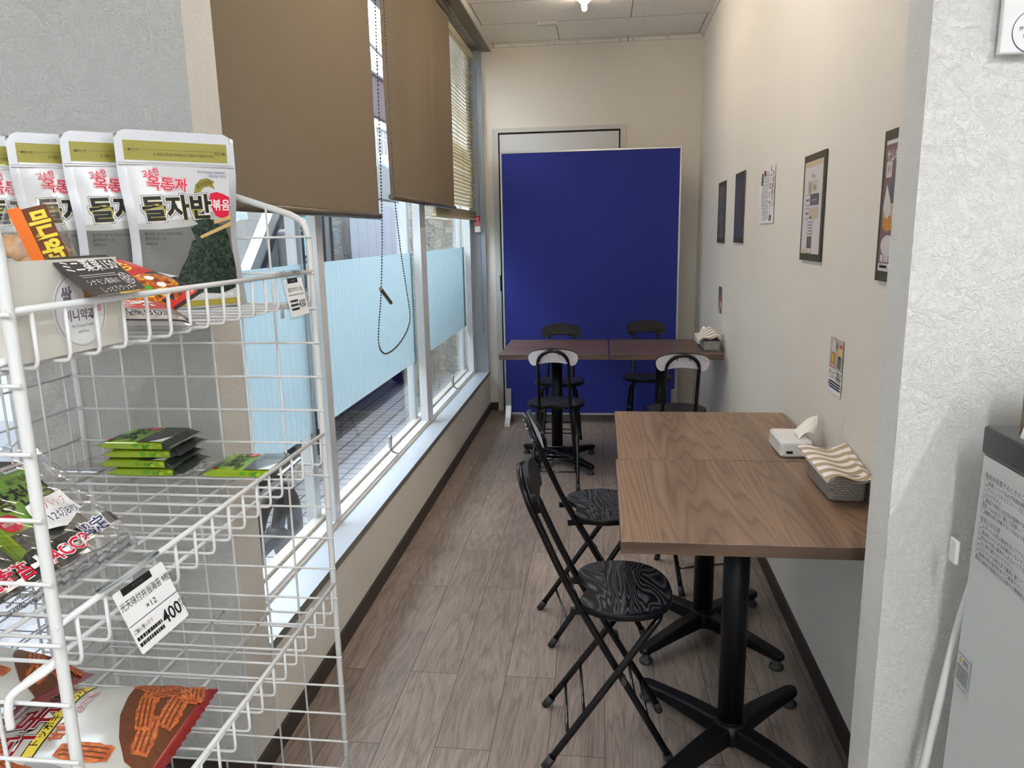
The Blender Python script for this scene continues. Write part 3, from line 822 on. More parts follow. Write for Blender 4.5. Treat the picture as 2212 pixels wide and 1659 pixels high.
# ================================================================== BLINDS
def roller(name_lbl, y0, y1, zb, folds, seed):
    t = thing('roller_blind', name_lbl, 'blind', (-.885, (y0 + y1) / 2, 2.6), group='roller blinds along the window wall')
    h = (y1 - y0) / 2; dz = 2.6 - zb
    r = random.Random(seed); ph = [r.uniform(0, 6) for _ in range(4)]
    def fn(u, v):
        y = -h + 2 * h * u; z = -dz * v
        x = folds * (.5 * math.sin(9 * u + ph[0]) + .6 * math.exp(-((u - .52) / .05) ** 2) + .3 * math.sin(23 * u + ph[1] + v)) * (.35 + .65 * math.sin(PI * min(1, v * 1.05)))
        return (x, y, z)
    b = MB(); b.grid(fn, 90, 24); obj('fabric', b, 'blind cloth', t)
    b = MB(); b.cyl((0, -h - .004, -dz - .006), (0, h + .004, -dz - .006), .0125, n=18); obj('bottom_bar', b, 'blind bar', t)
    b = MB(); b.cyl((-.0, -h, .012), (0, h, .012), .021, n=20); obj('roller_tube', b, 'blind bar', t)
    return t
b1 = roller('wide brown roller blind hanging nearest the white wire rack', 1.69, 2.965, 1.437, .004, 3)
b2 = roller('narrower tan roller blind hanging second along the window', 3.155, 4.545, 1.522, .017, 5)
# bead chain of the first blind
pts = spline([(-.872, 3.035, 2.6), (-.872, 3.0, 2.0), (-.87, 2.95, 1.45), (-.868, 2.88, 1.15), (-.866, 2.81, 1.0), (-.865, 2.80, .93), (-.865, 2.87, .888), (-.865, 3.0, .885), (-.866, 3.14, .905), (-.866, 3.255, .945), (-.866, 3.30, 1.0), (-.868, 3.265, 1.12), (-.868, 3.19, 1.32), (-.866, 3.135, 1.55), (-.866, 3.118, 2.0), (-.868, 3.125, 2.6)], 160)
o0 = Vector(b1.location)
b = MB(); acc = 0; last = pts[0]; core = []
ico = bmesh.new(); bmesh.ops.create_icosphere(ico, subdivisions=1, radius=.0041); ico.verts.index_update()
iv_ = [v.co.copy() for v in ico.verts]; if_ = [[v.index for v in f.verts] for f in ico.faces]; ico.free()
for p in pts:
    acc += (p - last).length; last = p
    if acc >= .0112:
        acc = 0; b.add([p - o0 + q for q in iv_], if_, 0, True)
b.tube([p - o0 for p in pts[::4]], .0008, 4)
pc = obj('pull_chain', b, 'cord dark', b1)
b = MB(); b.tube([Vector((-.866, 2.862, 1.150)) - o0, Vector((-.862, 2.985, 1.082)) - o0], .008, 6); obj('chain_clip', b, 'olive frame', pc)
# venetian blind
t = thing('venetian_blind', 'cream slatted venetian blind at the far end of the window', 'blind', (-.931, 4.87, 2.6))
h = .69
b = MB(); b.bbox(-.02, -h, -.03, .02, h, .015, .002); obj('headrail', b, 'slat cream', t)
z = -.05; k = 0
zs = []
while z > -1.07: zs.append(z); z -= .0232
for i, z in enumerate(zs):
    tl = math.radians(30 - .9 * i if i < 15 else (17 - 1.5 * (i - 15) if i < 27 else (-20 if i < 30 else -38)))
    sag = .012 * math.sin(i * .55) if 10 < i < 34 else 0
    def fn(u, v):
        a = (v - .5) * .025; y = -h + 2 * h * u
        c = .0036 * (1 - (2 * v - 1) ** 2)
        zz = z + sag * (4 * u * (1 - u)) * -.6
        return (a * math.cos(tl) - c * math.sin(tl), y, zz - a * math.sin(tl) + c * math.cos(tl))
    b = MB(); b.grid(fn, 10, 3); obj('slat', b, 'slat cream', t)
for i in range(9):
    b = MB(); b.box(-.0125, -h, -1.125 + i * .0055, .0125, h, -1.123 + i * .0055); obj('slat', b, 'slat cream', t)
b = MB(); b.bbox(-.014, -h - .004, -1.142, .014, h, -1.128, .003); obj('bottom_rail', b, 'slat cream', t)
for y in (-.6, -.2, .2, .6):
    b = MB()
    for x in (-.0155, .0155): b.cyl((x, y, .0), (x, y, -1.13), .0009, n=5)
    obj('ladder_cord', b, 'slat cream', t)
b = MB(); b.tube(spline([(.04, .655, -.1), (.042, .66, -1.0), (.046, .63, -1.5), (.046, .63, -1.85), (.046, .65, -1.96), (.046, .675, -1.97), (.046, .685, -1.9), (.046, .68, -1.6), (.042, .665, -1.0), (.04, .66, -.1)], 8), .0012, 5); obj('pull_cord', b, 'ink grey', t)
# cord clips on the bottom rail, alarm box
for i, (y, lab) in enumerate(((3.24, 'small grey clip with a short wire on the window rail, middle bay'), (4.74, 'small grey clip with a short wire on the window rail, far bay'))):
    t = thing('cable_clip', lab, 'clip', (-.975, y, .336), group='clips on the window rail')
    b = MB(); b.bbox(-.006, -.012, .048, .008, .012, .105, .004); obj('clip_body', b, 'aluminium', t)
    b = MB(); b.tube(spline([(.001, 0, .048), (.004, .01, .03), (.012, .03, .014), (.018, .055, .004)], 6), .0035, 6); obj('wire', b, 'ink grey', t)
t = thing('alarm_box', 'small box with a red and white striped sticker at the far window end', 'alarm', (-.908, 5.555, 1.37))
b = MB(); b.bbox(-.024, -.022, 0, .024, .004, .118, .003); obj('box', b, 'white plastic', t)
p = Print(flat((0, -.0222, 0), (1, 0, 0), (0, 0, 1)))
p.rect(-.022, .074, .022, .117, 'ink red'); p.disc(0, .1, .008, .008, 'ink white', 2); p.rect(-.011, .08, .011, .085, 'ink white', 2)
for zz in (.068, .057, .048): p.rect(-.022, zz - .003, .022, zz + .003, 'ink red', 1)
p.done('sticker', t)

# ================================================================== THINGS ON THE TABLES
def tissue(name, label, loc, size, rotz, flap, matl='white plastic'):
    t = thing(name, label, 'tissues', loc, (0, 0, rotz), 'tissue packs on the tables')
    sx, sy, sz = size
    b = MB(); b.bbox(-sx / 2, -sy / 2, 0, sx / 2, sy / 2, sz, .012, seg=4)
    r = random.Random(4)
    for v in b.v: v += Vector((r.uniform(-1, 1), r.uniform(-1, 1), r.uniform(-.6, 1) if v.z > .01 else 0)) * .0012
    obj('pack', b, matl, t)
    b = MB(); b.grid(flap, 14, 14); obj('sheet', b, 'tissue', t)
    return t
def flap1(u, v):
    a = -.9 + 1.8 * u
    return (.012 + v * (.052 + .012 * math.cos(a * 2)), (-.045 + .09 * u) * (1 - .25 * v) + .01 * v, .049 + v * (.062 - .03 * abs(a)) - .03 * v * v * max(0, -a) + .006 * math.sin(5 * u + 3 * v))
t = tissue('tissue_pack', 'soft white tissue pack with a pulled up sheet on the near tables', (.558, 2.19, .705), (.092, .15, .05), 0, flap1)
p = Print(flat((-.02, -.0755, .0), (1, 0, 0), (0, 0, 1))); p.rect(-.008, .013, .010, .021, 'ink', 1); p.done('printed_mark', t)
def flap2(u, v):
    a = u * PI
    return (-.022 + .055 * u, .02 * (v - .5) * 2 - .01, .049 + .05 * math.sin(a) ** .7 * (1 - .25 * abs(2 * v - 1)) + .004 * math.sin(7 * u))
tissue('tissue_pack', 'soft white tissue pack with a looped sheet behind the far napkin basket', (.596, 4.40, .705), (.085, .16, .05), 0, flap2, 'clear film' if 0 else 'white plastic')
def basket(label, loc, sx, sy, sz):
    t = thing('napkin_basket', label, 'basket', loc, group='grey woven baskets')
    b = MB(); o1 = rrect(sx * .9, sy * .95, .016); o2 = rrect(sx, sy, .018); n = len(o1)
    i1 = rrect(sx * .9 - .006, sy * .95 - .006, .014); i2 = rrect(sx - .006, sy - .006, .015)
    V = [(x, y, .003) for x, y in o1] + [(x, y, sz) for x, y in o2] + [(x, y, sz) for x, y in i2] + [(x, y, .006) for x, y in i1]
    F = [list(range(n))[::-1], list(range(3 * n, 4 * n))]
    for r in range(3):
        for i in range(n): F.append([r * n + i, r * n + (i + 1) % n, (r + 1) * n + (i + 1) % n, (r + 1) * n + i])
    b.add(V, F); obj('woven_body', b, 'woven plastic', t)
    b = MB(); q = [(x, y, sz) for x, y in rrect(sx, sy, .018)]; b.tube(q, .0028, 6, True); obj('rim', b, 'woven plastic', t)
    for i in (-1, 1):
        for j in (-1, 1):
            b = MB(); b.box(i * sx * .33 - .006, j * sy * .36 - .006, 0, i * sx * .33 + .006, j * sy * .36 + .006, .0028); obj('foot', b, 'woven plastic', t)
    return t
def napkins(label, loc, fn, under):
    t = thing('striped_napkins', label, 'napkins', loc, group='brown and white striped napkins')
    b = MB(); b.grid(fn, 40, 40); obj('top_napkin', b, 'striped napkin', t)
    b = MB(); b.grid(under, 24, 24); obj('lower_napkin', b, 'napkin', t)
basket('grey woven plastic basket at the front end of the near tables', (.590, 1.872, .705), .092, .228, .066)
def nf(off, kx, ky):
    def fn(u, v):
        x = -.063 + .120 * u * kx; y = -.142 + .272 * v * ky + .012 * math.sin(u * 4.2)
        z = .064 + .028 * u ** 1.5 + .011 * math.sin(1.1 + 5.2 * u) * (.5 + .5 * v) + .006 * (1 - v) * math.sin(7 * u) + off
        if u > .82: z -= (u - .82) * .22 * (1.1 - v)
        return (x, y, z)
    return fn
napkins('wavy striped napkins heaped in the basket on the near tables', (.590, 1.862, .695), nf(.008, 1, 1), nf(.002, .98, .97))
basket('grey woven plastic basket at the wall end of the far tables', (.606, 4.19, .705), .092, .2, .05)
def nf2(off, k):
    def fn(u, v):
        x = -.072 + .118 * u * k; y = -.10 + .2 * v
        return (x, y, .052 + off + .045 * math.sin(PI * u * .75) * (.4 + .6 * v) + .006 * math.sin(9 * u + 2 * v))
    return fn
napkins('striped napkins bulging from the basket on the far tables', (.606, 4.19, .705), nf2(.006, 1), nf2(0, .97))
# ================================================================== WIRE DISPLAY RACK
RL = Vector((-.86, 1.065, 0))
rack = thing('wire_display_rack', 'white wire display rack with sloping tiers of snack baskets at the shop corner', 'display rack', RL)
def wobj(name, mb, mats, parent, off):
    mb.v = [p - Vector(off) for p in mb.v]; return obj(name, mb, mats, parent)
XF, XB, YN, YF = -.585, -1.135, .67, 1.46
def endframe(y):
    b = MB()
    p = [(XF, y, .012), (XF, y, .7), (XF, y, 1.345)]
    q = spline([(XF, y, 1.345), (XF - .004, y, 1.368), (XF - .014, y, 1.385), (XF - .035, y, 1.398)], 5)
    e = [(XB + .04, y, 1.556)] + spline([(XB + .03, y, 1.558), (XB + .008, y, 1.55), (XB, y, 1.53)], 4) + [(XB, y, .7), (XB, y, .012)]
    b.tube(p[:2] + q + e, .0065, 12)
    return wobj('end_frame', b, 'rack white', rack, RL)
zg = [1.139 - .0715 * k for k in range(-3, 16)]
for y in (YN, YF):
    fr_ = endframe(y)
    b = MB()
    for z in zg:
        top = 1.556 - (XB + .04 - XF + .03) * 0
        x1 = XF + .006
        if z > 1.36: continue
        b.tube([(XB - .004, y - .0085, z), (x1 + .004, y - .0085, z)], .0024, 7)
    for k in range(8):
        x = -.598 - .0705 * (k + 1)
        zt = 1.398 + (-.62 - x) * .312
        b.tube([(x, y - .004, .07), (x, y - .004, zt)], .0024, 7)
    wobj('wire_panel', b, 'rack white', rack, RL)
    for x in (XF, XB):
        b = MB(); b.cyl((x, y, 0), (x, y, .016), .009, n=12); wobj('foot_cap', b, 'white plastic', rack, RL)
b = MB()
for z in zg:
    if z < 1.5: b.tube([(XB - .010, YN - .004, z), (XB - .010, YF + .004, z)], .0024, 7)
for k in range(1, 8):
    y = YN + k * (YF - YN) / 8
    b.tube([(XB - .006, y, .07), (XB - .006, y, 1.5)], .0024, 7)
wobj('wire_panel', b, 'rack white', rack, RL)
for zf in (1.222, .881, .538, .10):
    b = MB(); y = YN + .022
    n = 16
    for i in range(n):
        yy = YN + .028 + i * (YF - YN - .05) / (n - 1)
        pts = [(XB + .012, yy, zf + .035), (XB + .012, yy, zf + .012)] + spline([(XB + .013, yy, zf + .006), (XB + .018, yy, zf), ], 2) + [(XB + .05, yy, zf)]
        pts += [(XF - .012, yy, zf)] + spline([(XF - .008, yy, zf), (XF - .001, yy, zf + .002), (XF + .002, yy, zf + .010)], 3) + [(XF + .002, yy, zf + .060)]
        b.tube(pts, .0024, 7)
    bk_ = wobj('basket', b, 'rack white', rack, RL)
    b = MB(); b.tube([(XF + .002, YN - .006, zf + .0625), (XF + .002, YF + .004, zf + .0625)], .0040, 10); wobj('front_rail', b, 'rack white', bk_, RL)
    for x in (-.63, -.735, -.84, -.945, -1.05):
        b = MB(); b.tube([(x, YN - .004, zf - .0055), (x, YF - .004, zf - .0055)], .0033, 8); wobj('floor_bar', b, 'rack white', bk_, RL)
    b = MB(); b.tube(spline([(-.60, YN + .01, zf + .012), (-.605, YN - .004, zf + .008), (-.635, YN - .016, zf - .012), (-.640, YN - .020, zf - .03), (-.641, YN - .020, zf - .052)], 5), .0046, 9); wobj('hook', b, 'white plastic', bk_, RL)
    b = MB(); b.tube([(-.64, YF + .0, zf - .004), (-.64, YF - .03, zf - .004), (-.64, YF - .03, zf - .03)], .004, 8); wobj('hook', b, 'white plastic', bk_, RL)

# ------------------------------------------------------------------ seaweed pouches
PW, PH = .205, .32
def pk(t): return 1 - .085 * math.sin(PI * min(1, t / .78)) ** 1.5
def pb(u, t):
    g = max(0, 1 - (t / .84) ** 2.4)
    e = max(0, 1 - abs(2 * u / PW) ** 2.6)
    return .026 * g * e + .0012
def pf(u, v):
    t = v / PH
    def q(u, v):
        t = max(0, min(1, v / PH)); return Vector((u * pk(t), -pb(u, t) - .0015 * math.sin(v * 60 + u * 30) * max(0, 1 - t), v))
    p = q(u, v); n = (q(u + .002, v) - p).cross(q(u, v + .002) - p).normalized()
    return p, n
t = thing('seaweed_pouch', 'white foil seaweed pouch standing at the front of the pouch row, fully visible', 'snack pouch', (-.775, 1.335, 1.2255), (0, 0, .75), 'seaweed pouches on the top tier')
b = MB()
def half(sgn, mi):
    V = []; F = []; N, Q = 24, 36
    for j in range(Q + 1):
        v = PH * j / Q
        for i in range(N + 1):
            u = -PW / 2 + PW * i / N
            # rounded top corners
            vv = v
            if j == Q: vv = v - .016 * max(0, (abs(u) - (PW / 2 - .018)) / .018) ** 2
            p = pf(u, v)[0]; V.append((p.x, p.y if sgn > 0 else -p.y * .8, vv))
    for j in range(Q):
        for i in range(N):
            a = j * (N + 1) + i; f = [a, a + 1, a + N + 2, a + N + 1]
            F.append(f if sgn > 0 else f[::-1])
    b.add(V, F, mi, True)
half(1, 0); half(-1, 0)
obj('pouch', b, 'foil white', t)
p = Print(pf); ML = .012
p.rect(-.087, .004, .088, .268, 'pouch white', 0, ML)
p.poly([(-.087, .08), (-.087, .156), (-.05, .160), (0, .166), (.05, .178), (.088, .186), (.088, .08)], 'pouch pale', 1, ML)
p.poly([(-.087, .075), (-.087, .146), (-.05, .146), (0, .150), (.05, .160), (.088, .166), (.088, .05), (0, .055)], 'pouch grey', 2, ML)
p.rect(-.089, .268, .089, .302, 'pouch gold', 1, ML)
p.text('◀뜯는곳', -.083, .286, .0055, 'ink', 2, align='L'); p.text('뜯는곳▶', .086, .284, .0055, 'ink', 2, align='R')
p.text('본 제품은 편리한 지퍼백입니다. 개봉후 꼭 밀봉해 주세요', .012, .279, .0062, 'ink', 2, w=.105)
p.rect(-.087, .2868, .087, .2872, 'ink', 2, ML)
for (s_, u_, v_, sz, w_, rt) in (('고소한', -.050, .2455, .0145, .028, .22), ('옥동자', -.024, .2265, .026, .068, -.08)):
    p.text(s_, u_, v_, sz, 'ink red', 4, w_, .075, rt); p.text(s_, u_, v_, sz, 'ink white', 5, w_, .05, rt); p.text(s_, u_, v_, sz, 'ink red', 6, w_, .016, rt)
p.poly([(.020, .210), (.024, .226), (.034, .236), (.047, .239), (.060, .233), (.056, .228), (.060, .219), (.048, .224), (.038, .221), (.032, .213)], 'pouch gold', 4, .01)
p.text('올리브유', .040, .228, .0095, 'ink', 6, .03, .0, .35)
for mm, la, of in (('ink navy', 4, .095), ('ink white', 5, .075), ('ink gold', 6, .045), ('ink', 7, .026)):
    p.text('돌자반', -.012, .184, .047, mm, la, .122, of, .04)
p.poly([(.046, .196), (.050, .211), (.062, .214), (.074, .211), (.087, .205), (.088, .186), (.084, .170), (.070, .166), (.058, .170), (.052, .182)], 'ink red', 4, .01)
p.text('볶음', .070, .190, .022, 'ink white', 6, .034, .02)
p.text('Ock Dong Ja Seaweed', .056, .2505, .0075, 'ink navy', 2, .05); p.text('식품유형: 조미김', .066, .2425, .006, 'ink navy', 2, .034)
for i, s_ in enumerate(('돌자반 34 % (국산100%)', '올리브유 1 %', '420kcal')): p.text(s_, -.078, .138 - .0085 * i, .0068, 'ink', 4, align='L')
r = random.Random(3); P_ = []
for (u_, v_) in ((.008, .145), (.02, .158), (.04, .166), (.058, .160), (.074, .150), (.082, .13), (.086, .1), (.087, .06), (.087, .03), (.05, .028), (.0, .030), (-.03, .036), (-.055, .052), (-.03, .058), (-.018, .078), (-.005, .1), (.004, .118), (.018, .126)):
    P_ += [(u_ + r.uniform(-.003, .003), v_ + r.uniform(-.003, .003)), (u_ + r.uniform(-.006, .002), v_ + r.uniform(-.006, .006))]
p.poly(P_, 'nori', 5, .012)
p.poly([(.052, .160), (.089, .172), (.089, .164), (.054, .155)], 'ink tan', 6, .01); p.poly([(.022, .133), (.089, .160), (.089, .152), (.024, .128)], 'ink tan', 6, .01)
p.text('소비자상담실 080-900-1988', .035, .022, .0085, 'ink white', 7, .075, .02)
p.text('韓国伝統土産海苔', -.038, .055, .007, 'ink', 6, .045)
p.rect(-.087, .004, .088, .015, 'ink gold', 6, ML); p.disc(.0, .024, .014, .006, 'pouch pale', 6)
p.done('printed_front', t)
b = MB(); b.grid(lambda u, v: (-.1 * pk(.83) + .2 * u * pk(.83), -.0032 - .0012 * math.sin(PI * v), .258 + .006 * v), 4, 4); obj('zip_seal', b, 'foil white', t)
labs = ['white foil seaweed pouch right behind the front one, second of the row', 'white foil seaweed pouch third in the row, behind the clear cookie bag', 'white foil seaweed pouch at the left end of the pouch row, mostly hidden']
for i, (dx, dy, rz) in enumerate(((-.098, -.006, .74), (-.197, -.012, .77), (-.300, -.012, .75))):
    dup(t, (-.775 + dx, 1.335 + dy, 1.2255), (0, 0, rz), labs[i])

# ------------------------------------------------------------------ flat green seaweed packs
def pack_body(sx, sy, sz):
    b = MB(); xs = [(-.5, .02), (-.455, .03), (-.40, .55), (-.36, .97), (-.2, 1), (0, 1), (.2, 1), (.36, .97), (.40, .55), (.455, .03), (.5, .02)]
    ring = rrect(1, 1, .18, 3); n = len(ring); V = []; F = []; mi = []
    for fx, k in xs:
        for a, c in ring: V.append((fx * sx, a * sy * (.94 + .06 * (k < .2)), sz / 2 + c * sz * k))
    for i in range(len(xs) - 1):
        for j in range(n):
            F.append([i * n + j, i * n + (j + 1) % n, (i + 1) * n + (j + 1) % n, (i + 1) * n + j])
            m = (ring[j][0] + ring[(j + 1) % n][0]) / 2
            x = (xs[i][0] + xs[i + 1][0]) / 2
            mi.append(2 if abs(x) > .45 else (3 if x > .3 else (1 if abs(m) > .42 else 0)))
    F += [list(range(n))[::-1], [(len(xs) - 1) * n + j for j in range(n)]]; mi += [2, 2]
    o = len(b.v); b.add(V, F, 0, False)
    b.m = mi
    return b
PM = ['green pack', 'green side', 'foil silver', 'nori pack']
def pack_print(parent, z, sx=.17, sy=.12):
    # text runs along +y, its top towards -x
    p = Print(flat((0, 0, z), (0, 1, 0), (-1, 0, 0)))
    p.rect(-sy * .46, -sx * .36, sy * .46, -sx * .03, 'nori pack', 1); p.poly([(-sy * .46, -sx * .36), (-sy * .1, -sx * .36), (-sy * .46, -sx * .2)], 'ink white', 2)
    p.text('광천김', .006, .030, .033, 'ink', 2, .082, .015); p.text('味付海苔', -.022, .055, .014, 'ink', 2, .034)
    p.rect(.030, .002, .052, .022, 'ink red', 2); p.text('전통', .041, .012, .010, 'ink white', 3, .018)
    p.rect(-.05, .050, -.038, .062, 'ink dark red', 2)
    r = random.Random(9)
    for i in range(3): p.bars(-.05, .015 - i * .004, -.02, .0022, 'ink', 2, i)
    p.done('printed_top', parent)
def pack_side(parent, sx=.17, sy=.12, sz=.0175):
    p = Print(flat((0, -sy * .4705, sz / 2), (1, 0, 0), (0, 0, 1)))
    r = random.Random(2)
    for i in range(7): p.disc(.02 + r.uniform(-.02, .035), r.uniform(-.003, .003), r.uniform(.004, .007), .004, ['ink leaf', 'ink green', 'ink lime'][i % 3], 1 + i % 3, 10)
    p.done('printed_side', parent)
t = thing('seaweed_pack', 'flat green seaweed pack, bottom one of the stack of four', 'snack pack', (-.915, 1.385, .8845), (0, 0, .03), 'flat green seaweed packs')
obj('pack', pack_body(.17, .12, .0175), PM, t); pack_print(t, .0176); pack_side(t)
for i, (dx, dy, rz, lb) in enumerate(((-.012, -.004, .01, 'flat green seaweed pack, second from the bottom in the stack of four'), (-.006, .003, .05, 'flat green seaweed pack, third from the bottom in the stack of four'), (-.014, .0, .0, 'flat green seaweed pack on top of the stack of four'))):
    dup(t, (-.915 + dx, 1.385 + dy, .8845 + .0185 * (i + 1)), (0, 0, rz), lb)
dup(t, (-.713, 1.388, .8845), (0, 0, .04), 'flat green seaweed pack lying alone to the right of the stack')
b = MB(); b.bbox(-.045, -.06, 0, .045, .06, .008, .003)
tag(obj('clear_tray', b, 'clear film', loc=(-1.06, 1.39, .884)), 'empty clear plastic tray lying left of the green pack stack', 'tray')

# ------------------------------------------------------------------ clear bag with twelve green packs
O = Vector((-.735, .868, .915)); du = Vector((.10, 1, 0)).normalized(); dv = Vector((-.150, .06, .125)); dv = (dv - du * dv.dot(du)).normalized(); dn = du.cross(dv).normalized()
t = thing('seaweed_multipack', 'large clear bag holding green seaweed packs, with a handwritten twelve-pack sticker', 'snack bag', O)
MX = Matrix((du, dv, dn)).transposed().to_4x4()
t.matrix_world = Matrix.Translation(O) @ MX
for i, (u0, v0, zz, rt) in enumerate(((.038, .105, -.020, 0), (-.086, .098, -.034, .05), (.040, .104, -.040, 0.02), (-.086, .097, -.054, .03), (.04, .104, -.058, 0))):
    q = pack_body(.17, .12, .0175)
    q.xf(Matrix.Translation((u0, v0, zz)) @ Matrix.Rotation(PI / 2 * -1 + rt, 4, 'Z') @ Matrix.Rotation(0, 4, 'X'))
    pkk = obj('inner_pack', q, PM, t)
    if i < 2:
        c, s = math.cos(rt), math.sin(rt)
        p = Print(flat((u0, v0, zz + .0178), (c, s, 0), (-s, c, 0)))
        p.rect(-.055, -.062, .055, -.030, 'nori pack', 1)
        p.text('광천김', .008, .022, .040, 'ink', 2, .092, .02); p.text('味付海苔', .025, .050, .014, 'ink', 2, .034); p.rect(-.052, .038, -.034, .056, 'ink dark red', 2); p.text('광천', -.043, .047, .009, 'ink white', 3, .015)
        p.disc(-.04, -.012, .016, .016, 'ink red', 3); p.text('韓国の', -.04, -.012, .009, 'ink white', 4, .024)
        p.rect(.018, .066, .055, .076, 'ink white', 2); p.bars(.02, .071, .053, .004, 'ink grey', 3)
        p.done('printed_top', pkk)
def film(u, v):
    a = -.155 + .31 * u; c = -.035 + .275 * v
    e = min(u, 1 - u, v * 1.0, 1 - v)
    h = .004 if e > .12 else .004 - .05 * (1 - e / .12) ** 2
    return (a, c, h + .004 * math.sin(31 * u + 12 * v) * math.sin(17 * v) + (.004 * math.sin(90 * u) if e < .1 else 0))
b = MB(); b.grid(film, 60, 50); obj('bag_film', b, 'clear film', t)
def ff(u, v):
    uu, vv = (u + .155) / .31, (v + .035) / .275; q = Vector(film(uu, vv)); return q, Vector((0, 0, 1))
p = Print(ff, .0015)
p.poly([(.022, .058), (.030, .105), (.095, .11), (.098, .068), (.05, .048)], 'ink white', 1, .012)
p.text('12パック', .064, .094, .020, 'ink red', 2, .054, -.01); p.text('12切8枚', .068, .072, .018, 'ink navy', 2, .050, -.005)
p.text('用海苔', -.075, .018, .03, 'ink white', 2, .075, .06); p.text('用海苔', -.075, .018, .03, 'ink red', 3, .075, .015)
p.text('HACCP', .018, .018, .03, 'ink white', 2, .085, .06); p.text('HACCP', .018, .018, .03, 'ink red', 3, .085, .02)
p.text('認定', .083, .030, .026, 'ink white', 2, .045, .07); p.text('認定', .083, .030, .026, 'ink navy', 3, .045, .005)
p.rect(.105, .018, .135, .052, 'ink white', 1); p.text('お召上方', .12, .047, .005, 'ink', 2, .022)
r = random.Random(5); x = .108
while x < .132:
    w_ = r.uniform(.0005, .0016); p.rect(x, .021, x + w_, .042, 'ink', 2); x += w_ + r.uniform(.0006, .0014)
for i in range(3): p.bars(-.1, -.006 - i * .007, .12, .0026, 'ink grey', 2, i)
p.done('printing', t)

# ------------------------------------------------------------------ snack bags on the third tier
L_, Wd = .325, .245
def cf(u, v, sg=1):
    a, c = abs(2 * u / Wd), abs(2 * v / L_)
    h = .036 * max(0, 1 - a ** 3) ** .7 * max(0, 1 - (c / .9) ** 4) ** .8
    h += .0028 * math.sin(34 * u + 11 * v) * math.sin(23 * v + 1) * max(0, 1 - c)
    return Vector((u, v, sg * h))
def cfn(u, v):
    p = cf(u, v); n = (cf(u + .002, v) - p).cross(cf(u, v + .002) - p).normalized(); return p, n
t = thing('snack_bag', 'cream bag of orange twisted snacks lying across the front of the third tier', 'snack bag', (-.812, .955, .583), (0, 0, PI / 2 + .10), 'snack bags on the third tier')
b = MB()
for sg in (1, -1):
    N, Q = 28, 36; V = []; F = []; mi = []
    for j in range(Q + 1):
        for i in range(N + 1):
            u = -Wd / 2 + Wd * i / N; v = -L_ / 2 + L_ * j / Q
            q = cf(u, v, sg)
            if j in (0, Q): q.y += (.003 if i % 2 else 0) * (1 if j else -1)
            V.append(q)
    for j in range(Q):
        for i in range(N):
            a = j * (N + 1) + i; f = [a, a + 1, a + N + 2, a + N + 1]; F.append(f if sg > 0 else f[::-1])
            mi.append(1 if j < 2 or j >= Q - 2 else 0)
    k = len(b.m); b.add(V, F, 0, True); b.m[k:] = mi
obj('bag', b, ['chip bag', 'chip seal'], t)
p = Print(cfn); ML = .014
p.rect(-.118, .112, .118, .145, 'chip seal', 1, ML)
p.text('떡볶이', -.008, .072, .062, 'ink', 2, .175, .06); p.text('떡볶이', -.008, .072, .062, 'ink white', 3, .175, .035); p.text('떡볶이', -.008, .072, .062, 'ink dark red', 4, .175, .012)
p.poly([(-.085, .026), (.095, .030), (.095, .052), (-.085, .046)], 'ink', 2, ML); p.poly([(-.083, .028), (.093, .032), (.093, .050), (-.083, .044)], 'ink yellow', 3, ML)
p.text('トッポキスナック', .004, .0385, .0165, 'ink', 4, .135, .01)
p.text('よびおこせ', .015, .013, .018, 'ink red', 3, .09, .03); p.text('よびおこせ', .015, .013, .018, 'ink white', 4, .09, .0); p.text('甘辛', -.035, .014, .021, 'ink dark red', 3, .036, .05); p.text('甘辛', -.035, .014, .021, 'ink orange', 4, .036, .01)
def stick(u, v, a, ln, wd, lay):
    c, s = math.cos(a), math.sin(a); P_ = []
    r = random.Random(int(u * 1e4) + lay)
    for k in range(11): P_.append((-ln / 2 + ln * k / 10, wd / 2 * (1 + r.uniform(-.12, .12)) * (1 - .25 * abs(k / 5 - 1) ** 3)))
    for k in range(10, -1, -1): P_.append((-ln / 2 + ln * k / 10, -wd / 2 * (1 + r.uniform(-.12, .12)) * (1 - .25 * abs(k / 5 - 1) ** 3)))
    p.poly([(u + x * c - y * s, v + x * s + y * c) for x, y in P_], 'snack orange', lay, .014)
    for k in (-.25, 0, .25):
        P2 = [(-ln * .42, k * wd - .0012), (ln * .42, k * wd - .0012), (ln * .42, k * wd + .0012), (-ln * .42, k * wd + .0012)]
        p.poly([(u + x * c - y * s, v + x * s + y * c) for x, y in P2], 'ink brown', lay + 1, .016)
p.poly([(-.10, -.145), (.118, -.145), (.118, -.052), (.085, -.040), (.05, -.046), (.0, -.06), (-.05, -.085), (-.085, -.11)], 'ink brown', 2, ML)
for i, q in enumerate(((.085, -.066, 1.2, .06, .026), (.055, -.082, .2, .07, .028), (.015, -.092, .35, .09, .026), (.09, -.11, .9, .075, .027), (-.03, -.115, .2, .08, .027), (.035, -.125, .1, .085, .026), (.10, -.135, .3, .05, .025), (.07, -.10, 2.3, .05, .022))): stick(*q, 3 + 2 * (i % 4))
stick(-.075, -.045, 1.5, .085, .03, 4)
stick(-.085, .085, .5, .06, .02, 4)
p.poly([(-.118, -.02), (-.10, -.03), (-.085, .03), (-.118, .05)], 'foil silver', 2, ML)
p.done('printed_front', t)
rest(t, .5425)
t2 = dup(t, (-1.035, .985, .662), (.30, .38, PI / 2 + .35), 'cream snack bag propped up behind the first, deeper in the third tier')
t3 = dup(t, (-.93, .775, .578), (.0, .0, PI / 2 - .12), 'cream snack bag half hidden at the near end of the third tier')

rest(t3, .5425)
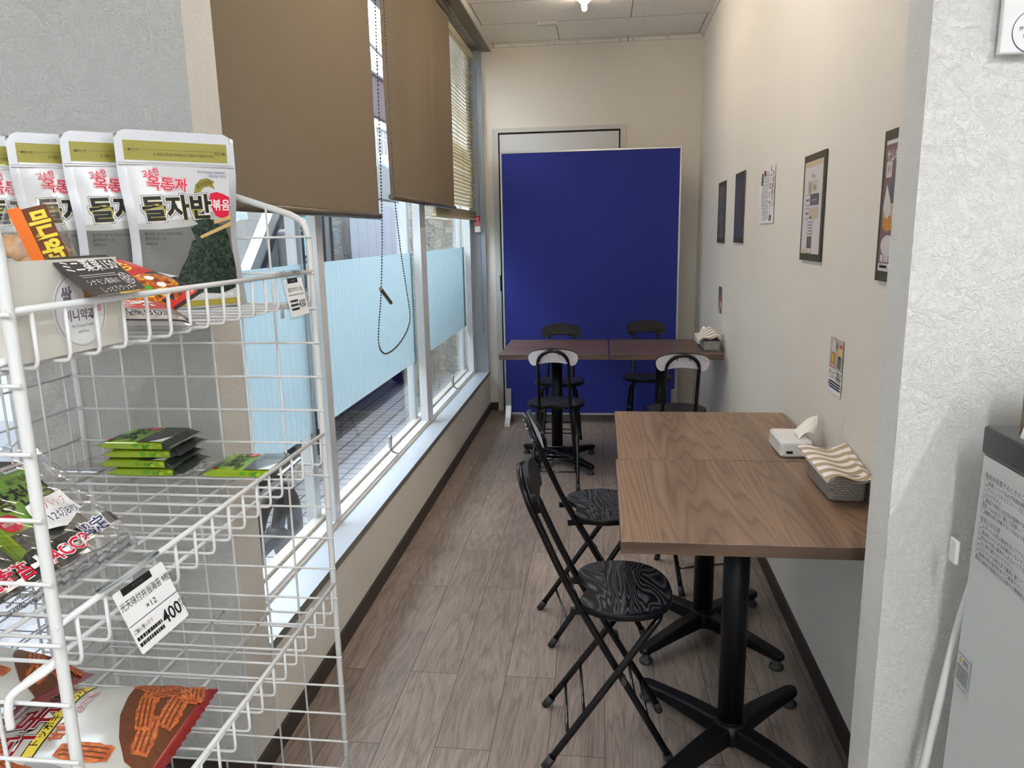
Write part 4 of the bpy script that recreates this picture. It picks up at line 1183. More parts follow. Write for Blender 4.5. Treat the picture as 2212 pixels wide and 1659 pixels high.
# ------------------------------------------------------------------ white tray box, cookie bags, chalk card
BX = (-.725, .782, 1.2265)
t = thing('cookie_box', 'open white card box with a round printed label on the top tier', 'box', BX)
b = MB(); hx, hy, hz, th = .125, .088, .106, .003
b.box(-hx, -hy, 0, hx, hy, th)
b.box(hx - th, -hy, th, hx, hy, hz); b.box(-hx, -hy, th, -hx + th, hy, hz); b.box(-hx + th, -hy, th, hx - th, -hy + th, hz); b.box(-hx + th, hy - th, th, hx - th, hy, hz)
obj('box', b, 'box board', t)
p = Print(flat((hx, 0, .052), (0, 1, 0), (0, 0, 1)))
p.disc(.012, -.004, .045, .043, 'paper white', 0, 40); p.ring(.012, -.004, .0415, .0422, 'ink grey', 1); p.ring(.012, -.004, .0402, .0405, 'ink grey', 1)
p.text('쌀', -.008, .012, .023, 'ink violet', 1, .016, .04); p.text('미니약과', .010, -.010, .014, 'ink violet', 1, .050, .03); p.text('쌀', .044, -.005, .009, 'ink red', 1)
p.text('Mini Korean Cookie', .012, -.022, .0052, 'ink grey', 1, .036); p.text('with Rice', .012, -.029, .0052, 'ink grey', 1, .018)
for i, (u, v, a) in enumerate(((.030, .014, .5), (.026, .022, 1.2), (.034, .006, .1), (.024, .03, 1.6))): p.disc(u, v, .011, .006, ['ink tan', 'ink orange'][i % 2], 1 + i, 14, rot=a)
p.done('printed_label', t)
def cookie_bag(label, loc, rz, sc=1):
    t = thing('cookie_bag', label, 'snack bag', loc, (0, 0, rz), 'clear cookie bags in the white box')
    def fn(u, v):
        a = 2 * PI * u; k = 1 - v ** 1.15
        w = (.052 * k + .012 * v); d = (.034 * k + .002)
        c, s = math.cos(a), math.sin(a)
        e = .5
        return (math.copysign(abs(c) ** e, c) * w * (1 + .04 * math.sin(5 * a + 9 * v)) + .004 * v, math.copysign(abs(s) ** e, s) * d + .006 * v * math.sin(7 * v), .150 * v + .006 * math.sin(3 * a) * v)
    b = MB(); b.grid(fn, 48, 20, closed_u=True); obj('bag_film', b, 'clear film', t)
    b = MB(); b.bbox(-.044, -.028, .002, .044, .028, .02, .006); obj('tray', b, 'tray brown', t)
    for i, (x, y, z, ti) in enumerate(((-.024, -.006, .022, .2), (.014, -.008, .024, -.2), (-.006, .010, .040, .6), (.022, .010, .044, -.5), (-.022, .006, .058, .9))):
        b = MB(); V = []; prof = [(.001, .012), (.010, .0125), (.016, .010), (.0185, .005), (.016, .001), (.001, 0)]
        N = 24
        for r_, z_ in prof:
            for j in range(N):
                a = 2 * PI * j / N; q = r_ * (1 + .09 * math.cos(8 * a)); V.append((q * math.cos(a), q * math.sin(a), z_))
        F = [[k * N + j, k * N + (j + 1) % N, (k + 1) * N + (j + 1) % N, (k + 1) * N + j] for k in range(len(prof) - 1) for j in range(N)]
        b.add(V, [f[::-1] for f in F], 0, True); b.xf(Matrix.Translation((x, y, z)) @ Matrix.Rotation(ti, 4, 'Y') @ Matrix.Rotation(.5, 4, 'X')); obj('cookie', b, 'cookie', t)
    return t
t = cookie_bag('clear pointed bag of mini cookies with an orange and yellow label, in the white box', (-.662, .812, 1.285), .42)
p = Print(flat((.026, -.0315, .066), (.24, .12, -.92), (.90, .12, .24)), .001)
p.rect(-.042, -.013, .030, .012, 'ink brown', 1); p.rect(-.045, -.026, .02, -.013, 'ink orange', 1); p.text('미니약과', -.004, -.001, .022, 'ink yellow', 2, .064, .06)
p.done('label', t)
dup(t, (-.765, .765, 1.272), (0, 0, .2), 'clear bag of mini cookies further back in the white box', skip=('label',))
# chalk card
du = Vector((0, 1, .01)).normalized(); dv = Vector((-.047, -.020, .0415)); dv = (dv - du * dv.dot(du)).normalized()
cc = Vector((-.583, .8105, 1.3135)); nn = du.cross(dv).normalized()
t = thing('chalk_card', 'dark laminated price card with white handwriting leaning on the white box', 'price card', cc)
t.matrix_world = Matrix.Translation(cc) @ Matrix((du, dv, nn)).transposed().to_4x4()
b = MB(); b.prism(rrect(.106, .068, .006), lambda x, y: (x, y, -.0006), lambda x, y: (x, y, .0006)); obj('lamination', b, 'clear tag', t)
b = MB(); b.prism(rrect(.101, .063, .004), lambda x, y: (x, y, .0007), lambda x, y: (x, y, .0010)); obj('card', b, 'chalk card', t)
p = Print(flat((0, 0, .0011), (1, 0, 0), (0, 1, 0)))
p.text('ミニ薬果150', .0, .014, .021, 'ink white', 1, .088, .012); p.text('円', .049, .015, .008, 'ink white', 1)
p.rect(-.036, -.0015, .026, -.0008, 'ink white', 1); p.rect(-.034, -.0045, .03, -.0040, 'ink white', 1)
p.text('シナモン風味の', -.008, -.013, .0105, 'ink white', 1, .055, -.008); p.text('しっとりクッキー', .006, -.026, .0105, 'ink white', 1, .062, -.008)
for i in range(7):
    a = 2 * PI * i / 7; p.ring(.036 + .006 * math.cos(a), -.012 + .006 * math.sin(a), .0036, .0042, 'ink white', 1, 14)
p.ring(.036, -.012, .0095, .0102, 'ink white', 1, 20)
p.done('handwriting', t)

# ------------------------------------------------------------------ noodle packets
def packet(label, loc, rot, sx, sy, sz, mats, prints):
    t = thing('noodle_packet', label, 'noodle packet', loc, rot, 'noodle packets on the top tier')
    def f(u, v, sg=1):
        a, c = abs(2 * u / sx), abs(2 * v / sy)
        return Vector((u, v, sg * (sz / 2 * max(0, 1 - (a / .88) ** 6) ** .6 * max(0, 1 - c ** 3) ** .6 + .0012 * math.sin(70 * u) * math.sin(50 * v) * (1 - a) * (1 - c))))
    b = MB()
    for sg in (1, -1):
        N, Q = 26, 14; V = []; F = []; mi = []
        for j in range(Q + 1):
            for i in range(N + 1): V.append(f(-sx / 2 + sx * i / N, -sy / 2 + sy * j / Q, sg))
        for j in range(Q):
            for i in range(N):
                a = j * (N + 1) + i; q = [a, a + 1, a + N + 2, a + N + 1]; F.append(q if sg > 0 else q[::-1]); mi.append(1 if i < 1 or i >= N - 1 else 0)
        k = len(b.m); b.add(V, F, 0, True); b.m[k:] = mi
    obj('packet', b, mats, t)
    def fn(u, v):
        q = f(u, v); n = (f(u + .002, v) - q).cross(f(u, v + .002) - q).normalized(); return q, n
    p = Print(fn, .0006); prints(p); p.done('printed_front', t)
    return t
def pr1(p):
    p.rect(-.088, -.055, .0, .058, 'ramen red', 1, .012); p.rect(.0, -.058, .088, .058, 'ramen black', 1, .012)
    p.disc(.035, .0, .042, .045, 'noodle photo', 2, 24, .014)
    r = random.Random(1)
    for i in range(6): p.disc(.035 + r.uniform(-.025, .025), r.uniform(-.03, .03), .008, .006, ['ink white', 'ink yellow', 'ink green'][i % 3], 3 + i % 3, 10)
    p.rect(.0, -.054, .088, -.046, 'ramen red', 3, .012); p.text('불짬뽕', -.04, .0, .04, 'ink yellow', 2, .07, .02, PI / 2)
np_ = packet('red and black noodle packet leaning against the seaweed pouches', (-.735, 1.095, 1.262), (.40, .33, -.12), .175, .115, .034, ['ramen red', 'ramen black'], pr1)
rest(np_, 1.2265)
def pr2(p):
    p.rect(-.06, -.04, .06, .045, 'ramen red', 1, .012); p.text('辛味', .0, .012, .036, 'ink white', 2, .07, .03); p.rect(-.066, -.045, .066, -.018, 'foil silver', 2, .012); p.text('1袋80', .0, -.031, .02, 'ink white', 3, .06, .05); p.text('1袋80', .0, -.031, .02, 'ink', 4, .06, .0)
np_ = packet('small silver and red packet lying between white box and noodle packet', (-.655, .965, 1.250), (.22, .10, .95), .15, .10, .03, ['foil silver', 'foil silver'], pr2)
rest(np_, 1.2265)

# ------------------------------------------------------------------ price tags on the rails
def price_tag(label, top, du, dv, w, h, draw):
    top = Vector(top); du = Vector(du).normalized(); dv = Vector(dv); dv = (dv - du * dv.dot(du)).normalized(); n = du.cross(dv).normalized()
    t = thing('price_tag', label, 'price tag', top, group='price tags on the rack rails')
    t.matrix_world = Matrix.Translation(top) @ Matrix((du, dv, n)).transposed().to_4x4()
    b = MB(); b.prism(rrect(w, h, .004, 4, 0, -h / 2 + .004), lambda x, y: (x, y, -.001), lambda x, y: (x, y, .001)); obj('clear_sleeve', b, 'clear tag', t)
    b = MB(); b.prism(rrect(w - .012, h - .018, .003, 4, 0, -h / 2 - .001), lambda x, y: (x, y, .0011), lambda x, y: (x, y, .0014)); obj('paper', b, 'paper white', t)
    b = MB(); b.cyl((-w / 2, .002, -.0045), (w / 2, .002, -.0045), .0044, n=10); obj('rail_clip', b, 'clear tag', t)
    p = Print(flat((0, 0, .0015), (1, 0, 0), (0, 1, 0))); draw(p); p.done('lettering', t)
    return t
def d1(p):
    p.rect(-.028, -.018, .02, -.009, 'ink', 1); p.bars(-.01, -.0135, .006, .003, 'ink grey', 2)
    p.text('岩のりザバン 70g', 0, -.030, .0105, 'ink', 1, .068); p.rect(-.036, -.0405, .036, -.0397, 'ink', 1)
    for i in range(3): p.bars(-.036, -.051 - i * .0075, .0, .0044, 'ink', 1, i)
    p.text('430', .017, -.058, .021, 'ink', 1, .030, .0); p.text('税込', .034, -.053, .005, 'ink', 1, .008); p.text('円', .034, -.061, .007, 'ink', 1)
price_tag('small white 430 yen price tag hanging on the top rail at the far post', (-.575, 1.335, 1.287), (-.02, 1, .0), (-.16, -.25, 1), .10, .088, d1)
def d2(p):
    p.rect(-.036, -.019, .022, -.010, 'ink', 1); p.text('ヤマナカ', -.006, -.0147, .005, 'ink grey', 2, .02)
    p.text('光天味付弁当海苔 9枚', 0, -.030, .0115, 'ink', 1, .098); p.text('×12', .0, -.045, .0105, 'ink', 1, .02); p.rect(-.05, -.0545, .05, -.0537, 'ink navy', 1)
    p.text('ご飯に巻いたり', -.047, -.063, .0062, 'ink', 1, .036, align='L')
    for i in range(2): p.bars(-.047, -.072 - i * .0075, .002, .0045, 'ink', 1, i + 5)
    p.text('400', .024, -.071, .024, 'ink', 1, .038, .012); p.text('税込', .0485, -.066, .006, 'ink', 1, .010); p.text('円', .0485, -.074, .008, 'ink', 1)
price_tag('white 400 yen price tag hanging on the rail of the second tier', (-.572, .788, .952), (.0, 1, -.03), (-.42, -.06, 1), .112, .098, d2)
# ================================================================== POSTERS ON THE RIGHT WALL
mat('poster dark', (.085, .082, .095), .35)
mat('poster navy', (.07, .075, .115), .3)
mat('poster slate', (.13, .12, .13), .35)
mat('poster mauve', (.20, .12, .12), .4)
mat('poster grey', (.16, .15, .15), .4)
mat('poster teal', (.10, .18, .2), .4)
mat('poster white', (.66, .63, .65), .45)
mat('poster beige', (.58, .48, .33), .45)
mat('card beige', (.52, .45, .37), .4)
mat('beer', (.62, .27, .03), .35)
def poster(name, label, cat, yc, zc, w, h, draw, frame=.0, sheet='poster white', group=None, curl=0):
    t = thing(name, label, cat, (xw(yc) - .001, yc, zc), (0, 0, -math.atan(.0122)), group)
    if frame:
        b = MB(); b.bbox(-.006, -w / 2, -h / 2, 0, w / 2, h / 2, .001); obj('frame', b, 'olive frame', t)
        x = -.0066; iw, ih = w - 2 * frame, h - 2.6 * frame
        b = MB(); b.box(x, -iw / 2, -ih / 2, -.0055, iw / 2, ih / 2); obj('print_sheet', b, sheet, t)
    else:
        x = -.0016; iw, ih = w, h
        b = MB(); b.grid(lambda u, v: (x - curl * (math.sin(PI * v * 1.4 - .6) ** 2) * (.3 + u), -w / 2 + w * u, -h / 2 + h * v), 10, 10); 
        b.grid(lambda u, v: (x + .0007 - curl * (math.sin(PI * v * 1.4 - .6) ** 2) * (.3 + u), w / 2 - w * u, -h / 2 + h * v), 10, 10) if not curl else None
        obj('sheet', b, sheet, t)
    if curl:
        fn = lambda u, v: (Vector((x - curl * (math.sin(PI * (v / h + .5) * 1.4 - .6) ** 2) * (1.3 - (u / w + .5)), -u, v)), Vector((-1, 0, 0)))
    else: fn = flat((x, 0, 0), (0, -1, 0), (0, 0, 1))
    p = Print(fn, .0002, .00015); draw(p, iw, ih); p.done('printing', t)
    return t
G = 'framed menu posters'
def q1(p, w, h):
    p.rect(-w * .46, h * .27, w * .46, h * .46, 'poster mauve', 1); p.bars(-w * .35, h * .38, w * .3, .012, 'poster slate', 2, 1); p.bars(-w * .3, h * .32, w * .25, .008, 'poster slate', 2, 2)
    p.disc(.0, h * .14, w * .3, h * .10, 'poster teal', 2); p.disc(.0, h * .16, w * .2, h * .05, 'poster slate', 3)
    p.disc(.02, -h * .08, w * .22, h * .07, 'poster grey', 2); p.disc(-.05, -h * .15, w * .16, h * .06, 'poster slate', 2)
    for i in range(4): p.bars(-w * .4, -h * (.28 + .05 * i), w * .1, .009, 'poster grey', 2, i)
    p.disc(.06, -h * .36, .03, .045, 'poster grey', 2)
poster('framed_poster', 'dark framed food poster, farthest along the right wall', 'poster', 4.395, 1.448, .262, .335, q1, .02, 'poster dark', G)
def q2(p, w, h):
    p.bars(-w * .3, h * .38, w * .3, .012, 'poster slate', 1, 1); p.bars(-w * .34, h * .30, w * .34, .018, 'poster slate', 1, 2); p.bars(-w * .34, h * .24, w * .34, .018, 'poster slate', 1, 3)
    for i, (u, v, a) in enumerate(((-.0, .03, .9), (.02, .05, 1.1), (-.02, -.03, .8), (.0, -.05, 2.0), (.03, -.02, 1.0))): p.disc(u, v, .045, .010, 'poster mauve', 2 + i, 16, rot=a)
    p.bars(-w * .1, -h * .40, w * .36, .012, 'poster slate', 1, 4)
poster('framed_poster', 'dark blue framed dinner poster, second along the right wall', 'poster', 3.805, 1.455, .255, .335, q2, .02, 'poster navy', G)
def q3(p, w, h):
    # landscape sheet hung on its side
    R_ = -PI / 2
    p.text('お友達紹介で', w * .40, h * .1, .022, 'ink navy', 2, h * .62, .02, R_); p.text('プレゼント', w * .24, .035, .034, 'ink red', 2, h * .72, .03, R_)
    p.text('キャンペーン', w * .25, -h * .33, .018, 'ink blue', 2, h * .28, .02, R_)
    r = random.Random(8)
    for k in range(7):
        u = w * (.10 - .062 * k)
        v = h * .42
        while v > -h * .42:
            l = r.uniform(.004, .012); p.rect(u - .003, v - l, u + .003, v, ['ink', 'ink navy', 'ink grey'][k % 3], 1); v -= l + r.uniform(.002, .006)
    p.rect(-w * .42, h * .2, -w * .30, h * .42, 'ink grey', 2); p.rect(-w * .24, h * .36, -w * .12, h * .46, 'ink dark red', 2); p.rect(w * .2, -h * .46, w * .36, -h * .36, 'poster mauve', 2)
    p.rect(-w * .02, -h * .44, -w * .008, h * .44, 'ink grey', 1)
poster('campaign_leaflet', 'creased white leaflet with red and blue print taped unframed to the right wall', 'leaflet', 3.165, 1.483, .275, .217, q3, 0, 'paper white', None, .006)
def q4(p, w, h):
    p.rect(-w * .5, h * .44, w * .5, h * .5, 'poster beige', 1); p.rect(-w * .5, -h * .5, w * .1, -h * .45, 'poster beige', 1); p.rect(-w * .5, h * .1, -w * .46, h * .5, 'poster beige', 1)
    p.text('Free', 0, h * .345, .026, 'ink grey', 1, .042); p.text('WiFi', 0, h * .215, .062, 'poster beige', 1, .105, .03); p.text('W', -.034, h * .215, .062, 'ink grey', 2, .035); p.rect(.006, h * .18, .012, h * .25, 'ink grey', 2); p.disc(.03, h * .21, .006, .008, 'ink grey', 2)
    for v, m_ in ((h * .085, 'poster slate'), (-h * .06, 'poster beige')):
        p.poly(rrect(w * .74, .034, .008, 4, 0, v), 'ink grey', 1); p.poly(rrect(w * .73, .031, .007, 4, 0, v), 'poster white', 2)
        p.poly(rrect(w * .48, .034, .008, 4, w * .13, v), m_, 3); p.bars(-w * .33, v, -w * .16, .007, 'ink grey', 4, 3); p.text('password' if m_ == 'poster slate' else 'network', w * .13, v, .011, 'poster white', 4, .05)
    p.poly(rrect(.058, .118, .008, 4, -.01, -h * .29), 'ink grey', 1); p.poly(rrect(.052, .111, .006, 4, -.01, -h * .29), 'poster white', 2); p.rect(-.035, -h * .44, .015, -h * .31, 'poster mauve', 3); p.poly(rrect(.024, .006, .002, 3, -.01, -h * .29 + .052), 'ink', 3)
    for i in range(5): p.bars(-.030, -h * .29 + .038 - i * .009, .010, .003, 'ink grey', 3, i)
poster('framed_poster', 'framed white Free WiFi poster with a phone drawing on the right wall', 'poster', 2.450, 1.413, .243, .326, q4, .017, 'poster white', G)
def q5(p, w, h):
    p.rect(-w * .5, -h * .44, w * .5, h * .47, 'poster mauve', 1)
    p.text('サムギョプサル', -w * .1, h * .38, .03, 'poster white', 2, w * .7, .03); p.rect(-w * .45, h * .22, -w * .3, h * .34, 'poster white', 2); p.text('新', -w * .375, h * .28, .02, 'poster mauve', 3)
    p.disc(-w * .1, h * .12, w * .3, h * .11, 'poster grey', 2); p.disc(-w * .1, h * .13, w * .24, h * .08, 'poster slate', 3)
    p.disc(-w * .3, -h * .04, w * .16, h * .10, 'poster beige', 2); p.disc(-w * .3, -h * .13, w * .15, h * .06, 'beer', 3)
    p.poly([(-w * .46, -h * .01), (-w * .4, .05), (-w * .3, .02), (-w * .25, -.01), (-w * .33, -.03)], 'poster white', 4); p.disc(-w * .28, -h * .3, w * .18, h * .08, 'poster white', 2); p.bars(-w * .45, -h * .40, w * .3, .016, 'poster white', 2, 2)
    p.bars(-w * .45, -h * .465, -w * .25, .006, 'ink', 2, 7)
poster('framed_poster', 'olive framed red food poster half hidden by the partition edge', 'poster', 1.722, 1.395, .258, .335, q5, .018, 'poster white', G)
def q6(p, w, h):
    p.rect(-w * .5, -h * .06, w * .5, h * .5, 'card beige', 1)
    p.poly([(-w * .36, .0), (-w * .10, -.002), (-w * .06, h * .2), (-w * .07, h * .42), (-w * .2, h * .47), (-w * .34, h * .42), (-w * .36, h * .2)], 'poster white', 2)
    p.poly([(-w * .36, .0), (-w * .10, -.002), (-w * .07, h * .22), (-w * .22, h * .25), (-w * .36, h * .22)], 'beer', 3); p.poly([(-w * .30, .01), (-w * .2, .008), (-w * .18, h * .2), (-w * .28, h * .2)], 'ink yellow', 4)
    p.rect(-w * .46, -h * .03, -w * .0, h * .05, 'ink orange', 5); p.rect(-w * .44, -h * .02, -w * .02, h * .035, 'poster white', 6); p.text('生ビール', -w * .23, h * .008, .011, 'ink orange', 7, w * .34, .02)
    p.rect(w * .22, h * .36, w * .42, h * .41, 'ink red', 2); p.rect(w * .18, h * .22, w * .44, h * .34, 'ink yellow', 2); p.text('缶', w * .31, h * .28, .014, 'poster white', 3)
    p.text('極', w * .04, h * .36, .02, 'ink brown', 2); p.poly([(w * .12, -.0), (w * .36, -.004), (w * .40, h * .16), (w * .36, h * .2), (w * .16, h * .19), (w * .14, h * .08)], 'ink grey', 2); p.rect(w * .16, h * .165, w * .36, h * .2, 'ink', 3)
    p.text('おいしい一番搾りを', 0, -h * .125, .0145, 'ink', 2, w * .9, .015); p.text('TAPPY', -w * .22, -h * .215, .0145, 'poster beige', 2, w * .44, .02); p.text('で提供中', w * .24, -h * .215, .0145, 'ink', 2, w * .42, .015)
    for i in range(3): p.bars(-w * .42, -h * (.30 + .05 * i), w * .45, .0048, 'ink navy' if i else 'ink', 2, i)
    p.rect(-w * .49, -h * .39, -w * .46, -h * .31, 'ink brown', 2)
poster('drink_card', 'small beer server advert card taped above the near tables', 'card', 2.118, .972, .118, .155, q6, 0, 'paper white')
def q7(p, w, h):
    p.rect(-w * .48, -h * .49, w * .48, h * .49, 'poster grey', 1); p.rect(-w * .48, -h * .49, w * .48, -h * .02, 'ink tan', 2); p.poly([(-w * .3, -h * .3), (-w * .1, -h * .3), (-w * .05, h * .3), (w * .1, h * .34), (-w * .2, h * .36)], 'poster navy', 3)
    p.disc(w * .1, h * .05, w * .16, h * .13, 'ink orange', 4); p.rect(w * .05, -h * .28, w * .36, -h * .06, 'poster white', 4); p.rect(w * .1, -h * .46, w * .4, -h * .34, 'ink brown', 3); p.rect(-w * .3, -h * .45, -w * .02, -h * .35, 'poster white', 3)
poster('drink_card', 'tiny orange and navy advert card taped to the right wall above the far tables', 'card', 4.345, .96, .125, .155, q7, 0, 'paper white')

# notice board on the partition
t = thing('notice_board', 'white review steps notice with round speech bubbles on the partition wall', 'notice', (.79, 1.279, 1.81))
b = MB(); b.bbox(-.193, -.006, -.207, .193, .006, .3, .002); obj('board', b, 'paper white', t)
for s in (-1, 1):
    b = MB(); b.box(s * .15 - .02, .006, -.16, s * .15 + .02, .016, -.12); obj('mount', b, 'ink grey', t)
p = Print(flat((0, -.0062, 0), (1, 0, 0), (0, 0, 1)))
def bubble(u, v, lines):
    p.disc(u, v, .031, .031, 'ink navy', 1, 40); p.disc(u, v, .030, .030, 'paper white', 2, 40)
    for s_, dv_, sz, m_ in lines: p.text(s_, u, v + dv_, sz, m_, 3, None, .015)
bubble(-.148, -.177, (('STEP3', .016, .0095, 'ink'), ('投稿ボタンから', .004, .0062, 'ink'), ('レビューを', -.0065, .0062, 'ink'), ('投稿！', -.0165, .0062, 'ink')))
bubble(-.148, -.106, (('STEP2', .016, .0095, 'ink'), ('星の数を', .003, .0062, 'ink'), ('お選びください', -.008, .006, 'ink')))
p.poly([(-.155, -.139), (-.141, -.139), (-.148, -.1475)], 'ink dark red', 1)
bubble(-.148, -.035, (('STEP1', .014, .0095, 'ink'), ('検索して', -.002, .0062, 'ink'), ('ください', -.013, .0062, 'ink')))
p.poly([(-.155, -.068), (-.141, -.068), (-.148, -.0765)], 'ink dark red', 1)
p.done('printing', t)

# ================================================================== APPLIANCE IN FRONT OF THE PARTITION
mat('appliance grey', (.60, .645, .635), .4)
mat('appliance lid', (.035, .038, .043), .3)
mat('label film', (.58, .62, .63), .4)
mat('oak', (.26, .16, .08), .5)
t = thing('upright_appliance', 'tall grey upright appliance with a dark lid before the partition', 'appliance', (.785, 1.0, 0))
def sx(z): return -.195 - .018 * (1 - z / 1.0)
b = MB()
for z0, z1 in ((.03, 1.002),):
    a0, a1 = sx(z0), sx(z1)
    pr = lambda a, y0, y1: [(a + .003, y0), (a, y0 + .006), (a, y1 - .006), (a + .006, y1), (.21, y1), (.21, y0)]
    P0 = [(x, y, z0) for x, y in pr(a0, -.26, .185)]; P1 = [(x, y, z1) for x, y in pr(a1, -.26, .182)]
    n = 6; b.add(P0 + P1, [list(range(n)), list(range(n, 2 * n))[::-1]] + [[i, n + i, n + (i + 1) % n, (i + 1) % n] for i in range(n)])
obj('body', b, 'appliance grey', t)
b = MB(); b.bbox(-.197, -.262, 1.003, .212, .184, 1.048, .005); obj('lid', b, 'appliance lid', t)
for i in (-1, 1):
    for j in (-1, 1):
        b = MB(); b.cyl((i * .16, -.03 + j * .18, 0), (i * .16, -.03 + j * .18, .0295), .02, n=14); obj('foot', b, 'black rubber', t)
def side(u, v):  # u toward the shop, v height
    return Vector((sx(v) - .0003, .182 - u, v)), Vector((-1, 0, 0))
p = Print(side, .0003)
p.poly(rrect(.33, .150, .004, 3, .178, .912), 'label film', 0, .03)
rows = [('製品を設置するときのご注意', .974, .0098), ('◯設置については必ず取扱説明書をよくお読みください。', .9635, .0075), ('◯ガスレンジやガスストーブなど、熱や炎を発生する物の近くに', .9545, .0075), ('　しないで下さい。', .9455, .0075), ('◯製品の周囲には空気が循環するよう隙間をあけて下さい。', .9365, .0075),
        ('　背面（15cm以上）離して設置して下さい。', .9275, .0075), ('◯運搬の後に移動するときはよく振動を避けて下さい。', .9185, .0075), ('使用上の注意', .9045, .0098), ('◯お手入れの際は電源を切って下さい。', .8945, .0075), ('◯電源を入れたまま移動はしないで下さい。', .8855, .0075), ('◯製品の内部に異物を入れないで下さい。', .8765, .0075),
        ('◯上に物を置かないで下さい。', .8675, .0075), ('◯コンセントは根元まで確実に差して下さい。', .8585, .0075), ('◯故障の際は販売店までご連絡下さい。', .8495, .0075), ('　異常な発熱や発煙のときは直ちに使用を止めて下さい。', .8405, .0075)]
for s_, v_, z_ in rows: p.text(s_, .020, v_, z_, 'ink grey', 2, None, .0, 0, 'L')
p.done('notice_label', t)
p = Print(side, .0003)
p.poly(rrect(.046, .062, .003, 3, .028, .640), 'label film', 0); p.poly(rrect(.043, .050, .003, 3, .028, .6445), 'ink grey', 1); p.poly(rrect(.0415, .0485, .003, 3, .028, .6445), 'label film', 2)
p.poly([(.012, .656), (.022, .656), (.017, .665)], 'ink', 3); p.poly([(.0128, .6566), (.0212, .6566), (.017, .6638)], 'yellow sign', 4); p.text('警告', .035, .660, .009, 'ink', 3)
for i in range(6): p.bars(.010, .649 - i * .0048, .046, .003, 'ink grey', 3, i)
p.text('TGK-F50V', .028, .614, .0055, 'ink grey', 2, .032)
p.done('warning_label', t)
b = MB(); b.tube(spline([(.62, 1.216, .80), (.600, 1.215, .70), (.585, 1.215, .58), (.572, 1.217, .45), (.558, 1.22, .30), (.55, 1.225, .12), (.56, 1.23, .012)], 8), .0068, 10)
tag(obj('power_cable', b, 'white plastic'), 'thick white cable hanging between the grey appliance and the partition', 'cable')
b = MB(); b.bbox(-.0035, -.012, -.02, .003, .012, .02, .002); tag(obj('cable_clip', b, 'white plastic', loc=(.575, 1.205, .83)), 'small white clip behind the upper edge of the grey appliance', 'clip')
t = thing('wooden_crate', 'brown wooden crate standing on the dark lid of the grey appliance', 'crate', (.72, 1.09, 1.048))
b = MB(); b.bbox(-.094, -.06, 0, .14, .07, .10, .004); obj('crate_body', b, 'oak', t)
b = MB(); b.prism([(-.118, 0), (-.113, .02), (-.105, .038), (-.098, .05), (-.096, .06), (-.093, .06), (-.095, .047), (-.100, .033), (-.106, .014), (-.109, 0)][::-1], lambda x, z: (x, -.012, z), lambda x, z: (x, .02, z)); obj('strap', b, 'tissue', t)

# ================================================================== OUTSIDE
m_ = MB(); m_.box(-40, 1.68, -.05, -.992, 70, -.002); m_.box(-40, -12, -.05, -3.25, 1.68, -.002)
struct('ground', m_, 'paving')
m_ = MB(); m_.box(-1.55, 5.74, 0, -1.075, 5.95, 3.6); struct('wall_outer_pier', m_, 'stucco')
m_ = MB(); m_.box(-1.2, 5.95, 0, -1.05, 16, 3.6); struct('wall_outer_front', m_, 'white siding')
m_ = MB(); m_.box(-1.31, 1.68, 2.67, -1.075, 16, 2.80); struct('trim_5', m_, 'bronze metal')
# neighbouring building
t = thing('neighbour_building', 'grey sided house with a mauve roof edge across the parking space', 'building', (-4.3, 13, 0))
b = MB(); b.box(-4, -12, 0, 0, 12, 3.55); obj('siding_wall', b, 'grey siding', t)
b = MB(); b.box(-4.2, -12.2, 3.55, .15, 12.2, 4.25); b.box(-4.2, -12.2, 4.25, .2, 12.2, 4.29); obj('roof_edge', b, 'mauve fascia', t)
b = MB(); b.box(.0, -12, 3.42, .06, 12, 3.55); obj('gutter', b, 'white paint', t)
for y in (-6, 1.2, 6.4):
    b = MB(); b.cyl((.05, y, 0), (.05, y, 3.45), .035, n=10); obj('downpipe', b, 'white paint', t)
t = thing('rear_building', 'cream building rising behind the mauve roof edge', 'building', (-9, 20, 0))
b = MB(); b.box(-5, -16, 0, 0, 14, 8.2); obj('wall', b, 'cream siding', t)
b = MB(); b.box(-5.1, -16.1, 8.2, .1, 14.1, 8.32); obj('coping', b, 'ivory paint', t)
t = thing('wire_trellis', 'grey wire trellis fence before the grey sided house', 'fence', (-4.1, 11, 0))
b = MB()
for i in range(60): b.cyl((0, -8 + i * .25, 0), (0, -8 + i * .25, 3.3), .008, n=5)
for i in range(11): b.cyl((.01, -8, .15 + i * .3), (.01, 6.8, .15 + i * .3), .008, n=5)
obj('wire_mesh', b, 'aluminium', t)
t = thing('wall_lamp', 'long grey rounded lamp fixed to the grey sided house', 'lamp', (-4.02, 14.5, 2.72))
b = MB(); b.bbox(-.10, -.75, -.12, .10, .75, .12, .08, seg=4); obj('lamp_body', b, 'grey panel', t)
for i, (a, c, lb) in enumerate((((-6.5, 5, 8.6), (-7.5, 40, 6.4), 'dark overhead wire crossing the sky, steepest'), ((-7.0, 8, 6.5), (-7.6, 33, 8.2), 'overhead wire crossing the sky, upper'), ((-7.8, 8, 6.0), (-8.2, 33, 7.9), 'overhead wire crossing the sky, lower'))):
    b = MB(); b.tube([a, [(a[k] + c[k]) / 2 - (.3 if k == 2 else 0) for k in range(3)], c], .018 if i else .05, 5); tag(obj('overhead_wire', b, 'black rubber'), lb, 'wire')

